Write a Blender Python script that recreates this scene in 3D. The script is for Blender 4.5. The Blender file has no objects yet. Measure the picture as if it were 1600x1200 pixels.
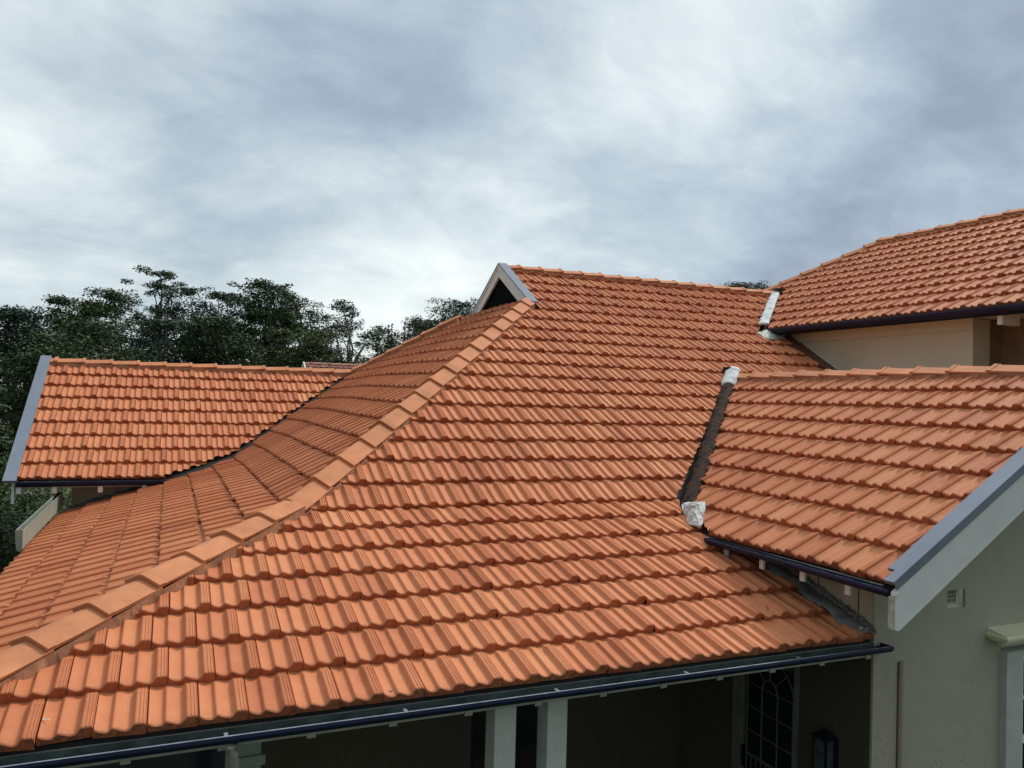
import bpy, math, random
from mathutils import Vector, Matrix
import numpy as np
R_ = math.radians
random.seed(7); rng = np.random.default_rng(7)

# ------------------------------------------------------------------ camera
scene = bpy.context.scene
cam_d = bpy.data.cameras.new("camera"); cam = bpy.data.objects.new("camera", cam_d)
scene.collection.objects.link(cam); scene.camera = cam
cam_d.sensor_width = 36.0; cam_d.lens = 1238.1/1600*36.0
cam_d.clip_start = .05; cam_d.clip_end = 3000
YAW, PIT, ROL = R_(23.348), R_(1.152), R_(1.548)
fwd = Vector((math.sin(YAW)*math.cos(PIT), math.cos(YAW)*math.cos(PIT), math.sin(PIT)))
rt0 = Vector((math.cos(YAW), -math.sin(YAW), 0)); up0 = rt0.cross(fwd)
cr = math.cos(ROL)*rt0 + math.sin(ROL)*up0; cu = -math.sin(ROL)*rt0 + math.cos(ROL)*up0
M = Matrix((cr, cu, -fwd)).transposed().to_4x4(); cam.matrix_world = M

# ------------------------------------------------------------------ world
SUN_AZ, SUN_EL = R_(72), R_(46)      # azimuth from +y towards +x
world = bpy.data.worlds.new("World"); scene.world = world; world.use_nodes = True
nt = world.node_tree; nt.nodes.clear()
def N(tree, typ, **kw):
    n = tree.nodes.new(typ)
    for k, v in kw.items():
        if k in n.inputs and not hasattr(n, k): n.inputs[k].default_value = v
        else: setattr(n, k, v)
    return n
def L_(tree, a, b): tree.links.new(a, b)
def mth(tree, op, a, b=None, c=None, clamp=False):
    n = tree.nodes.new('ShaderNodeMath'); n.operation = op; n.use_clamp = clamp
    for i, v in enumerate((a, b, c)):
        if v is None: continue
        if isinstance(v, (int, float)): n.inputs[i].default_value = v
        else: tree.links.new(v, n.inputs[i])
    return n.outputs[0]
def ramp(tree, fac, stops, interp='LINEAR'):
    n = tree.nodes.new('ShaderNodeValToRGB'); n.color_ramp.interpolation = interp
    e = n.color_ramp.elements
    while len(e) < len(stops): e.new(.5)
    for el, (p, c) in zip(e, stops):
        el.position = p; el.color = (c[0], c[1], c[2], 1) if not isinstance(c, (int, float)) else (c, c, c, 1)
    tree.links.new(fac, n.inputs[0]); return n.outputs[0]
def px_dir(x, y):
    return (fwd*1238.1 + cr*(x-800) - cu*(y-600)).normalized()
sky = N(nt, 'ShaderNodeTexSky', sky_type='NISHITA', sun_disc=False, sun_elevation=SUN_EL, sun_rotation=SUN_AZ)
geo = N(nt, 'ShaderNodeTexCoord')
sep = nt.nodes.new('ShaderNodeSeparateXYZ'); L_(nt, geo.outputs['Generated'], sep.inputs[0])
# the cloud deck: directions projected on a flat layer
zz = mth(nt, 'ADD', mth(nt, 'MAXIMUM', sep.outputs[2], 0.0), 0.46)
cx_ = mth(nt, 'DIVIDE', sep.outputs[0], zz); cy_ = mth(nt, 'DIVIDE', sep.outputs[1], zz)
comb = nt.nodes.new('ShaderNodeCombineXYZ'); L_(nt, cx_, comb.inputs[0]); L_(nt, cy_, comb.inputs[1])
def noise(tree, vec, scale, detail=6, rough=.5, dist=0., off=(0, 0, 0), sc=(1, 1, 1), rot=0.):
    mp = tree.nodes.new('ShaderNodeMapping'); mp.inputs['Location'].default_value = off
    mp.inputs['Scale'].default_value = sc; mp.inputs['Rotation'].default_value = (0, 0, rot)
    tree.links.new(vec, mp.inputs[0])
    n = tree.nodes.new('ShaderNodeTexNoise'); n.inputs['Scale'].default_value = scale
    n.inputs['Detail'].default_value = detail; n.inputs['Roughness'].default_value = rough
    n.inputs['Distortion'].default_value = dist
    tree.links.new(mp.outputs[0], n.inputs['Vector']); return n.outputs['Fac']
wn = nt.nodes.new('ShaderNodeTexNoise'); wn.inputs['Scale'].default_value = 1.7; wn.inputs['Detail'].default_value = 3; L_(nt, comb.outputs[0], wn.inputs['Vector'])
wsub = nt.nodes.new('ShaderNodeVectorMath'); wsub.operation = 'SUBTRACT'; L_(nt, wn.outputs['Color'], wsub.inputs[0]); wsub.inputs[1].default_value = (.5, .5, .5)
wsc = nt.nodes.new('ShaderNodeVectorMath'); wsc.operation = 'SCALE'; L_(nt, wsub.outputs[0], wsc.inputs[0]); wsc.inputs['Scale'].default_value = .30
wad = nt.nodes.new('ShaderNodeVectorMath'); wad.operation = 'ADD'; L_(nt, comb.outputs[0], wad.inputs[0]); L_(nt, wsc.outputs[0], wad.inputs[1])
wv = wad.outputs[0]
n1 = noise(nt, wv, 1.7, 3, .45, 0, (3.1, 1.7, 0), (1, 1.1, 1), -.3)
n2 = noise(nt, wv, 4.6, 8, .56, 0, (7.3, 2.2, 0), (.95, 1.2, 1), -.3)
n3 = noise(nt, wv, 14, 7, .6, .2, (1.3, 5.2, 0), (.9, 1.3, 1), -.3)
n2 = ramp(nt, n2, [(.32, 0.), (.50, .45), (.57, .62), (.70, 1.)])
base = mth(nt, 'ADD', mth(nt, 'ADD', mth(nt, 'MULTIPLY', n1, .34), mth(nt, 'MULTIPLY', n2, .17)), mth(nt, 'MULTIPLY', n3, .10))
base = mth(nt, 'ADD', base, .225)
# real breaks and banks of the deck, each a soft patch round a direction of the sky
spots = [((1230, 50), .17, .15), ((1060, 110), .16, .06), ((640, 370), .16, .09), ((860, 320), .16, .08), ((60, 95), .18, .04), ((1280, 180), .12, .04), ((420, 370), .15, .08), ((80, 330), .2, .05),
         ((420, 150), .20, -.10), ((250, 230), .14, -.06), ((1480, 230), .20, -.15), ((1120, 330), .14, -.12), ((700, 215), .15, -.09), ((900, 225), .12, -.07), ((180, 450), .10, .03), ((100, 430), .08, -.03),
         ((1560, 60), .12, -.06), ((1250, 400), .12, -.05), ((640, 500), .09, .10), ((1000, 410), .10, .03), ((1420, 120), .14, -.05), ((1130, 430), .06, .06), ((560, 480), .08, .04)]
acc = base
for (px, py), rad, amp in spots:
    d = px_dir(px, py)
    vm = nt.nodes.new('ShaderNodeVectorMath'); vm.operation = 'DISTANCE'
    L_(nt, geo.outputs['Generated'], vm.inputs[0]); vm.inputs[1].default_value = d
    g = mth(nt, 'POWER', 2.718, mth(nt, 'MULTIPLY', mth(nt, 'POWER', mth(nt, 'DIVIDE', vm.outputs['Value'], rad), 2.0), -1.0))
    acc = mth(nt, 'ADD', acc, mth(nt, 'MULTIPLY', g, amp))
cloud = ramp(nt, acc, [(.30, (.24, .295, .37)), (.42, (.35, .425, .50)), (.51, (.47, .55, .60)), (.60, (.62, .69, .71)), (.74, (.86, .91, .89))])
# overcast decks are brighter overhead than low down
zen = mth(nt, 'MULTIPLY', mth(nt, 'SMOOTH_MIN', mth(nt, 'MAXIMUM', mth(nt, 'SUBTRACT', sep.outputs[2], .5), 0.0), .5, .1), 2.6)
zen = mth(nt, 'ADD', zen, 1.0)
# unseen sky behind the camera dimmed, added to darken the tile fronts
sd_ = nt.nodes.new('ShaderNodeVectorMath'); sd_.operation = 'DOT_PRODUCT'; L_(nt, geo.outputs['Generated'], sd_.inputs[0]); sd_.inputs[1].default_value = (math.sin(R_(40)), math.cos(R_(40)), 0)
zen = mth(nt, 'MULTIPLY', zen, mth(nt, 'ADD', .55, mth(nt, 'MULTIPLY', mth(nt, 'SMOOTH_MIN', mth(nt, 'MAXIMUM', mth(nt, 'ADD', sd_.outputs['Value'], .55), 0.0), 1.0, .3), .47)))
mixc = nt.nodes.new('ShaderNodeMix'); mixc.data_type = 'RGBA'; mixc.blend_type = 'MIX'
bg1 = nt.nodes.new('ShaderNodeBackground'); bg2 = nt.nodes.new('ShaderNodeBackground')
L_(nt, sky.outputs[0], bg1.inputs[0]); bg1.inputs[1].default_value = .012
L_(nt, cloud, bg2.inputs[0]); L_(nt, zen, bg2.inputs[1])
ash = nt.nodes.new('ShaderNodeAddShader'); L_(nt, bg1.outputs[0], ash.inputs[0]); L_(nt, bg2.outputs[0], ash.inputs[1])
wo = nt.nodes.new('ShaderNodeOutputWorld'); L_(nt, ash.outputs[0], wo.inputs[0])
nt.nodes.remove(mixc)

sd = bpy.data.lights.new("sun", 'SUN'); sd.energy = 2.3; sd.angle = R_(11); sd.color = (1, .96, .9)
so = bpy.data.objects.new("sun", sd); scene.collection.objects.link(so)
sv = Vector((math.sin(SUN_AZ)*math.cos(SUN_EL), math.cos(SUN_AZ)*math.cos(SUN_EL), math.sin(SUN_EL)))
so.rotation_euler = sv.to_track_quat('Z', 'Y').to_euler(); so.location = (10, 10, 20)
vs = scene.view_settings; vs.view_transform = 'Standard'; vs.look = 'None'; vs.exposure = 0.08; vs.gamma = 1; vs.use_curve_mapping = False
scene.cycles.max_bounces = 5

# ------------------------------------------------------------------ materials
def new_mat(name):
    m = bpy.data.materials.new(name); m.use_nodes = True; t = m.node_tree
    b = t.nodes['Principled BSDF']; return m, t, b
def set_spec(b, v):
    b.inputs['Specular IOR Level'].default_value = v
def mat(name, col, rough=.7, var=.12, scale=6., bump=0., bscale=60., spec=.3, metal=0., var2=0., scale2=1., warm=None):
    m, t, b = new_mat(name)
    tc = t.nodes.new('ShaderNodeTexCoord'); v = tc.outputs['Object']
    f = noise(t, v, scale, 6, .6)
    if var2: f = mth(t, 'ADD', mth(t, 'MULTIPLY', f, .6), mth(t, 'MULTIPLY', noise(t, v, scale2, 3, .5, .5), .4))
    lo = tuple(max(0, c*(1-2.2*var)) for c in col); hi = tuple(min(1, c*(1+2.2*var)) for c in col)
    if warm: lo = warm
    L_(t, ramp(t, f, [(.25, lo), (.5, col), (.75, hi)]), b.inputs['Base Color'])
    b.inputs['Roughness'].default_value = rough; b.inputs['Metallic'].default_value = metal; set_spec(b, spec)
    if bump:
        bp = t.nodes.new('ShaderNodeBump'); bp.inputs['Strength'].default_value = 1; bp.inputs['Distance'].default_value = bump
        L_(t, noise(t, v, bscale, 5, .6), bp.inputs['Height']); L_(t, bp.outputs[0], b.inputs['Normal'])
    return m

def tile_mat(name, cols, dirt=.25):
    m, t, b = new_mat(name)
    tc = t.nodes.new('ShaderNodeTexCoord'); v = tc.outputs['Object']
    at = t.nodes.new('ShaderNodeAttribute'); at.attribute_name = 'tone'
    sp = t.nodes.new('ShaderNodeSeparateColor'); L_(t, at.outputs['Color'], sp.inputs[0])
    tone, front, row0 = sp.outputs[0], sp.outputs[1], sp.outputs[2]
    f = mth(t, 'ADD', mth(t, 'MULTIPLY', tone, .55), mth(t, 'MULTIPLY', noise(t, v, 9, 5, .6), .35))
    f = mth(t, 'ADD', f, mth(t, 'MULTIPLY', noise(t, v, 1.1, 3, .5), .22))
    c = ramp(t, f, [(.25, cols[0]), (.55, cols[1]), (.85, cols[2])])
    # fine speckle of the clay body
    s = noise(t, v, 420, 2, .6)
    mx = t.nodes.new('ShaderNodeMix'); mx.data_type = 'RGBA'; mx.blend_type = 'MULTIPLY'; mx.inputs[0].default_value = 1
    L_(t, c, mx.inputs[6]); L_(t, ramp(t, s, [(.36, (.72, .70, .68)), (.5, (1, 1, 1)), (.66, (1.1, 1.1, 1.1))]), mx.inputs[7])
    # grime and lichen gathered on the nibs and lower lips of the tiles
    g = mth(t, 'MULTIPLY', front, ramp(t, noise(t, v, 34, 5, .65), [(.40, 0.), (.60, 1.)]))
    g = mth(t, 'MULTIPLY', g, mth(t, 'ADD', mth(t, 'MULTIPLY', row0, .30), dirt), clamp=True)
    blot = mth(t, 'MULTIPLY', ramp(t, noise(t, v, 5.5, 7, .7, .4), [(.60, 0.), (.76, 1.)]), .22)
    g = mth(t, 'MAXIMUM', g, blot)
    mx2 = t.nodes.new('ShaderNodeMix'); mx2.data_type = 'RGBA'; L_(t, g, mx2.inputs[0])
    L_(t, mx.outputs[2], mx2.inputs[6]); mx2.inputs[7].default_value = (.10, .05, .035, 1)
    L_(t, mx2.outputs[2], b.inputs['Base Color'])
    # shade on the tile fronts painted in: front faces multiplied darker
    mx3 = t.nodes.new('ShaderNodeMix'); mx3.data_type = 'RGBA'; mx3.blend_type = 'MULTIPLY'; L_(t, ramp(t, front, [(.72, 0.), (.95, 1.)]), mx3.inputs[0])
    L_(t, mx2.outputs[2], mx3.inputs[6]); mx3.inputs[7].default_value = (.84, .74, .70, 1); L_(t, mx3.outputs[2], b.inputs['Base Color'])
    b.inputs['Roughness'].default_value = .70; set_spec(b, .28)
    bp = t.nodes.new('ShaderNodeBump'); bp.inputs['Distance'].default_value = .0012
    L_(t, mth(t, 'ADD', noise(t, v, 130, 4, .6), mth(t, 'MULTIPLY', noise(t, v, 14, 3, .5), 1.6)), bp.inputs['Height']); L_(t, bp.outputs[0], b.inputs['Normal'])
    return m
TER = [(.44, .130, .053), (.59, .200, .083), (.69, .282, .124)]
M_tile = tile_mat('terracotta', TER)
M_cap = mat('cap_clay', (.58, .225, .100), .75, .16, 5, .0008, 150, var2=1, scale2=1.3)
M_mort = mat('pointing', (.36, .165, .090), .9, .22, 12, .003, 60)
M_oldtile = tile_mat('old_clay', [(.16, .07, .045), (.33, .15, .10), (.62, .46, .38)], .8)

def stucco(name, col, lump=.0035, lscale=16, stain=.25):
    m, t, b = new_mat(name)
    tc = t.nodes.new('ShaderNodeTexCoord'); v = tc.outputs['Object']
    st = noise(t, v, 1.3, 5, .6, .3, sc=(1, 1, .35)); f = noise(t, v, 14, 6, .6)
    ff = mth(t, 'ADD', mth(t, 'MULTIPLY', st, .65), mth(t, 'MULTIPLY', f, .35))
    d = tuple(c*(1-stain) for c in col); h = tuple(c*(1+stain*.6) for c in col)
    L_(t, ramp(t, ff, [(.3, d), (.5, col), (.7, h)]), b.inputs['Base Color'])
    b.inputs['Roughness'].default_value = .85; set_spec(b, .2)
    msk = ramp(t, noise(t, v, 2.6, 3, .5), [(.50, 0.), (.62, 1.)])
    lm = ramp(t, noise(t, v, lscale*2.4, 2, .5), [(.56, 0.), (.68, 1.)])
    hgt = mth(t, 'ADD', mth(t, 'MULTIPLY', mth(t, 'MULTIPLY', msk, lm), 1.0), mth(t, 'ADD', mth(t, 'MULTIPLY', noise(t, v, 90, 4, .6), .22), mth(t, 'MULTIPLY', noise(t, v, 5, 3, .5), .6)))
    bp = t.nodes.new('ShaderNodeBump'); bp.inputs['Distance'].default_value = lump; bp.inputs['Strength'].default_value = 1
    L_(t, hgt, bp.inputs['Height']); L_(t, bp.outputs[0], b.inputs['Normal']); return m
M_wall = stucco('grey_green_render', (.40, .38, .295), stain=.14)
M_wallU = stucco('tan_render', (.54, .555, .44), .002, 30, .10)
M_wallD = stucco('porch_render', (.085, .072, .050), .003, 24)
M_navy = mat('navy_steel', (.009, .013, .040), .5, .2, 4, spec=.25)
M_lip = mat('gutter_lip_highlight', (.20, .22, .25), .35, .3, 8, spec=.5)  # paler colour imitates the sky's highlight along the gutter lip
M_gutin = mat('gutter_inside', (.055, .075, .072), .55, .3, 9, spec=.4)  # grey-green of the reflected sky painted into the inside colour
M_capmetal = mat('barge_cap_steel', (.185, .205, .255), .45, .06, 3, spec=.55, metal=.15)
M_white = mat('weathered_white_paint', (.72, .72, .67), .6, .05, 8, .0008, 60, var2=1, scale2=1)
M_white2 = mat('white_paint', (.74, .74, .68), .55, .06, 10)
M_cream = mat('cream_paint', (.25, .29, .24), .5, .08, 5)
M_fascia = mat('fascia_paint', (.42, .41, .34), .6, .1, 8)
M_lead = mat('lead', (.17, .175, .165), .6, .35, 9, .006, 22, spec=.4, var2=1, scale2=3)
M_leadcrust = mat('mortar_crumbs', (.20, .18, .15), .95, .5, 60, .012, 50)
M_glass = mat('dark_glass', (.008, .009, .012), .06, .1, 3, spec=.7)
M_black = mat('black_iron', (.010, .010, .012), .5, .2, 8)
M_grille = mat('grey_steel_grille', (.115, .12, .11), .5, .1, 8)
M_hood = stucco('hood_render', (.68, .64, .45), .003, 20, .2)
M_trim = mat('grey_trim', (.50, .51, .46), .6, .06, 8)
M_timber = mat('brown_flashing', (.15, .062, .048), .45, .25, 9, .002, 30, spec=.4)
def mixed(name, cols, scale, rough=.6, bump=.008, bs=25):
    m, t, b = new_mat(name); tc = t.nodes.new('ShaderNodeTexCoord'); v = tc.outputs['Object']
    f = noise(t, v, scale, 7, .65, .6)
    st = [(p, c) for p, c in cols]; set_spec(b, .12)
    L_(t, ramp(t, f, st), b.inputs['Base Color']); b.inputs['Roughness'].default_value = rough
    bp = t.nodes.new('ShaderNodeBump'); bp.inputs['Distance'].default_value = bump
    L_(t, noise(t, v, bs, 6, .65), bp.inputs['Height']); L_(t, bp.outputs[0], b.inputs['Normal']); return m
M_rust = mixed('bitumen_with_rust', [(.36, (.010, .009, .009)), (.48, (.020, .016, .014)), (.54, (.085, .032, .016)), (.59, (.03, .022, .018)), (.66, (.03, .026, .024)), (.70, (.30, .28, .26))], 13, .85, .014, 40)
M_foil = mixed('peeling_sealant', [(.34, (.25, .15, .09)), (.46, (.46, .42, .38)), (.56, (.62, .62, .60)), (.70, (.72, .73, .72))], 11, .85, .008, 30)
M_foil2 = mixed('white_sealant', [(.34, (.38, .38, .36)), (.50, (.66, .69, .68)), (.66, (.72, .75, .74))], 9, .85, .006, 25)

def leafmat(name, c0, c1, c2):
    m, t, b = new_mat(name)
    at = t.nodes.new('ShaderNodeAttribute'); at.attribute_name = 'tone'
    sp = t.nodes.new('ShaderNodeSeparateColor'); L_(t, at.outputs['Color'], sp.inputs[0])
    L_(t, ramp(t, sp.outputs[0], [(.1, c0), (.5, c1), (.95, c2)]), b.inputs['Base Color'])
    b.inputs['Roughness'].default_value = .6; set_spec(b, .25); return m
M_leafA = leafmat('leaf_dark', (.018, .036, .012), (.040, .070, .022), (.078, .120, .038))
M_leafB = leafmat('leaf_olive', (.024, .042, .010), (.052, .078, .020), (.100, .125, .036))
M_leafC = leafmat('leaf_blue', (.018, .034, .020), (.038, .064, .040), (.075, .105, .066))
M_leafD = leafmat('leaf_yellow', (.022, .036, .008), (.060, .085, .018), (.18, .18, .035))
M_bark = mat('pale_bark', (.16, .145, .115), .8, .3, 9)
M_bark2 = mat('dark_bark', (.06, .05, .04), .85, .3, 9)
M_ground = mat('grass_and_soil', (.05, .062, .03), .95, .3, .6, .02, 8, var2=1, scale2=.07)

# ------------------------------------------------------------------ object helpers
C = scene.collection
def link(name, verts, faces, m, parent=None, smooth=False, tone=None, mats=None, midx=None):
    me = bpy.data.meshes.new(name); me.from_pydata([tuple(v) for v in verts], [], [tuple(f) for f in faces])
    if mats:
        for q in mats: me.materials.append(q)
        me.polygons.foreach_set('material_index', midx)
    else: me.materials.append(m)
    if tone is not None:
        a = me.color_attributes.new('tone', 'FLOAT_COLOR', 'POINT'); arr = np.ones((len(me.vertices), 4), np.float32)
        arr[:, :3] = tone; a.data.foreach_set('color', arr.ravel())
    if smooth: me.polygons.foreach_set('use_smooth', [True]*len(me.polygons))
    me.update(); o = bpy.data.objects.new(name, me); C.objects.link(o)
    if parent: setpar(o, parent)
    return o
def wloc(p):
    return p.matrix_basis.translation.copy() + (wloc(p.parent) + p.matrix_parent_inverse.translation if p.parent else Vector((0, 0, 0)))
def setpar(o, p):
    o.parent = p; o.matrix_parent_inverse = Matrix.Translation(-wloc(p))
def tag(o, label=None, cat=None, group=None, kind=None):
    if label: o['label'] = label
    if cat: o['category'] = cat
    if group: o['group'] = group
    if kind: o['kind'] = kind
    return o
def empty(name, loc, label, cat, group=None):
    o = bpy.data.objects.new(name, None); C.objects.link(o); o.location = loc; o.empty_display_size = .3
    return tag(o, label, cat, group)
class MB:
    def __init__(s): s.v = []; s.f = []; s.m = []; s.cm = 0
    def add(s, vs, fs):
        n = len(s.v); s.v += [tuple(v) for v in vs]; s.f += [tuple(i+n for i in f) for f in fs]; s.m += [s.cm]*len(fs); return s
    def box(s, x0, x1, y0, y1, z0, z1):
        return s.add([(x0,y0,z0),(x1,y0,z0),(x1,y1,z0),(x0,y1,z0),(x0,y0,z1),(x1,y0,z1),(x1,y1,z1),(x0,y1,z1)],
                     [(0,3,2,1),(4,5,6,7),(0,1,5,4),(1,2,6,5),(2,3,7,6),(3,0,4,7)])
    def prism(s, poly, d):            # poly: list of 3-D points, extruded by vector d, closed
        n = len(poly); p = [Vector(q) for q in poly]; d = Vector(d)
        nrm = Vector((0,0,0))
        for i in range(n): nrm += p[i].cross(p[(i+1) % n])
        if nrm.dot(d) > 0: p = p[::-1]
        return s.add([q for q in p]+[q+d for q in p], [tuple(range(n)), tuple(range(2*n-1, n-1, -1))]+[(i, i+n, (i+1) % n+n, (i+1) % n) for i in range(n)])
    def tube(s, pts, r, n=8):
        pts = [Vector(p) for p in pts]; rr = r if isinstance(r, (list, tuple)) else [r]*len(pts); vs = []; fs = []
        for i, p in enumerate(pts):
            d = (pts[min(i+1, len(pts)-1)]-pts[max(i-1, 0)]).normalized()
            a = d.orthogonal().normalized() if abs(d.z) > .9 else d.cross(Vector((0, 0, 1))).normalized(); b = d.cross(a)
            vs += [p+(a*math.cos(t)+b*math.sin(t))*rr[i] for t in [2*math.pi*k/n for k in range(n)]]
        for i in range(len(pts)-1):
            for k in range(n): fs.append((i*n+k, i*n+(k+1) % n, (i+1)*n+(k+1) % n, (i+1)*n+k))
        fs += [tuple(range(n-1, -1, -1)), tuple((len(pts)-1)*n+k for k in range(n))]
        return s.add(vs, fs)
    def build(s, name, m, parent=None, smooth=False, mats=None):
        return link(name, s.v, s.f, m, parent, smooth, mats=mats, midx=s.m if mats else None)

# ------------------------------------------------------------------ roof planes (metres, camera at the origin)
G, W = .33, .225
tD, tU = R_(17.394), R_(30.493)
yF, zF = 4.096, -1.604
yk, zk = yF+7*G*math.cos(tD), zF+7*G*math.sin(tD)
mL = .956; xL = -1.22; xk = xL+mL*(yk-yF)
YR = 11.248; zR = zk+math.tan(tU)*(YR-yk)            # main ridge
def zFp(y): return zF+math.tan(tD)*(y-yF) if y < yk else zk+math.tan(tU)*(y-yk)
def zLp(x): return zF+math.tan(tD)/mL*(x-xL) if x < xk else zk+math.tan(tU)/mL*(x-xk)
def hipx(y): return xL+mL*(y-yF)
Rx, Rz, Rs = 4.196, -1.095, math.tan(R_(28.84)); RX = 6.83    # gable running towards the camera
Ux, Uz, Us = 8.585, 1.205, math.tan(R_(29.21)); UX = 11.9     # upper roof
Wy, Wz, Ws = 11.487, -1.164, math.tan(R_(30.9)); WY = 14.06   # side wing
def zRp(x): return Rz+Rs*(min(x, 2*RX-x)-Rx)
def zUp(x): return Uz+Us*(x-Ux)
def zWp(y): return Wz+Ws*(y-Wy)
def sm(t): t = max(0, min(1, t)); return t*t*(3-2*t)

# one clay tile: two pans, a hump and a grooved rib; (u, height) across the tile
PROF = [(.0,.002),(.010,.002),(.017,.0190),(.024,.0195),(.040,.0168),(.065,.0125),(.105,.0078),(.15,.0038),(.20,.0010),(.245,.0),(.28,.0008),(.305,.0045),(.328,.0110),(.345,.0158),(.362,.0178),(.385,.0175),(.42,.0148),(.47,.0100),(.53,.0050),
        (.585,.0012),(.63,.0),(.665,.0012),(.695,.0058),(.722,.0145),(.748,.0235),(.768,.0282),(.79,.0298),(.824,.0300),(.830,.0268),(.850,.0268),(.856,.0300),(.892,.0300),(.898,.0268),(.918,.0268),(.924,.0300),(.956,.0296),(.963,.0235),(.970,.0235),(.976,.0262),(.985,.0258),(.991,.002)]
PU = np.array([p[0] for p in PROF]); PH = np.array([p[1] for p in PROF]); NP = len(PROF)
TH = .033
def tile_rows():
    # (v, height factor of profile, base height, front flag)
    return [(0.0, .12, 0.0, 1), (0.0, 1., TH-.006, 1), (.004, 1., TH-.0015, .7), (.012, 1., TH-.0008, .35), (.06, 1., None, 0), (G-.055, 1., None, 0), (G-.022, .55, None, 0), (G+.02, .5, None, 0)]
def clip_poly(poly, pt, n):
    out = []
    for i in range(len(poly)):
        a = poly[i]; b = poly[(i+1) % len(poly)]
        da = (a[0]-pt[0])*n[0]+(a[1]-pt[1])*n[1]; db = (b[0]-pt[0])*n[0]+(b[1]-pt[1])*n[1]
        if da >= 0: out.append(a)
        if (da >= 0) != (db >= 0):
            t = da/(da-db); out.append(tuple(a[k]+(b[k]-a[k])*t for k in range(len(a))))
    return out
def tiles(rows, U, u0, u1, keep, clips, stag=.38, warp=None, seed=0, wt=W, useam=0.):
    """rows: list of (k, origin Vector, V, Nrm); returns verts, faces, tones. clips: f(centre)->list of (pt,n)."""
    rg = np.random.default_rng(seed); TR = tile_rows(); nr = len(TR)
    quads = [(r*NP+i, r*NP+i+1, (r+1)*NP+i+1, (r+1)*NP+i) for r in range(nr-1) for i in range(NP-1)]
    V_, F_, T_ = [], [], []; nv = 0
    for (k, O, V, Nn) in rows:
        off = useam + (stag*wt if k % 2 else 0)
        i0 = math.floor((u0-off)/wt)-1; i1 = math.ceil((u1-off)/wt)+1
        for i in range(i0, i1):
            us = off+i*wt
            ctr = O+U*(us+wt/2)+V*(G/2)
            if not keep(ctr): continue
            jv = rg.normal(0, .0030)+(rg.random() < .02)*-.010; jh = abs(rg.normal(0, .0013)); ja = rg.normal(0, .007); tn = float(np.clip(.5+rg.normal(0, .13)-(rg.random() < .03)*.25, 0, 1)); ju = rg.normal(0, .0008)
            pts = []
            for (v, hf, bh, fr) in TR:
                b = TH*(1-v/G) if bh is None else bh
                b = max(b, -.004)
                for q in range(NP):
                    h = b+PH[q]*hf+jh+.0008
                    if v == 0 and bh == 0: h = .0035
                    vv = v+jv+ja*PU[q]
                    if fr >= .9: vv -= .004*(1-PH[q]/.030) if bh else 0
                    p = O+U*(us+ju+PU[q]*wt)+V*vv+Nn*h
                    z = p.z+(warp(p.x, p.y) if warp else 0)
                    pts.append((p.x, p.y, z, tn, fr, 1. if k == 0 else 0.))
            cl = clips(ctr)
            act = []
            for (pt, n) in cl:
                L = math.hypot(*n); d = [((p[0]-pt[0])*n[0]+(p[1]-pt[1])*n[1])/L for p in pts[:NP]+pts[-NP:]]
                if max(d) < 0: act = None; break
                if min(d) < 0: act.append((pt, n))
            if act is None: continue
            if not act:
                V_ += pts; F_ += [tuple(j+nv for j in f) for f in quads]; nv += len(pts)
            else:
                for f in quads:
                    poly = [pts[j] for j in f]
                    for (pt, n) in act:
                        poly = clip_poly(poly, pt, n)
                        if len(poly) < 3: break
                    if len(poly) >= 3:
                        V_ += poly; F_.append(tuple(range(nv, nv+len(poly)))); nv += len(poly)
    return V_, F_
def merge(parts):
    V_, F_ = [], []
    for v, f in parts:
        n = len(V_); V_ += v; F_ += [tuple(i+n for i in q) for q in f]
    return V_, F_
def roof_obj(name, parts, m, parent):
    V_, F_ = merge(parts)
    a = np.array([v[3:6] for v in V_], np.float32)
    o = link(name, [v[:3] for v in V_], F_, m, parent, False, tone=a)
    return o
def rowsF(k0, k1):
    out = []
    for k in range(k0, k1):
        t = tD if k < 7 else tU; c, s = math.cos(t), math.sin(t)
        if k < 7: O = Vector((0, yF+k*G*c, zF+k*G*s))
        else: O = Vector((0, yk+(k-7)*G*c, zk+(k-7)*G*s))
        out.append((k, O, Vector((0, c, s)), Vector((0, -s, c))))
    return out
def rowsL(k0, k1):
    out = []
    for k in range(k0, k1):
        t = math.atan(math.tan(tD)/mL) if k < 7 else math.atan(math.tan(tU)/mL)
        c, s = math.cos(t), math.sin(t); sU = math.sin(tU)/s if k >= 7 else math.sin(tD)/s
        if k < 7: O = Vector((xL+k*G*math.cos(tD)*mL, 0, zF+k*G*math.sin(tD)))
        else: O = Vector((xk+(k-7)*G*math.cos(tU)*mL, 0, zk+(k-7)*G*math.sin(tU)))
        out.append((k, O, Vector((c, 0, s)), Vector((-s, 0, c))))
    return out
def rowsX(x0, z0, s, n, k0=0):
    t = math.atan(s); c, sn = math.cos(t), math.sin(t)
    return [(k, Vector((x0+k*G*c, 0, z0+k*G*sn)), Vector((c, 0, sn)), Vector((-sn, 0, c))) for k in range(k0, n)]
def rowsY(y0, z0, s, n):
    t = math.atan(s); c, sn = math.cos(t), math.sin(t)
    return [(k, Vector((0, y0+k*G*c, z0+k*G*sn)), Vector((0, c, sn)), Vector((0, -sn, c))) for k in range(n)]
UXp = Vector((1, 0, 0)); UYm = Vector((0, -1, 0))

GZ = -4.3
house = empty('tiled_house', (4, 9, GZ), 'rendered house with bright orange terracotta tiled hip and gable roofs', 'house')
XG = 4.62      # face of the small gablet

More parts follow.
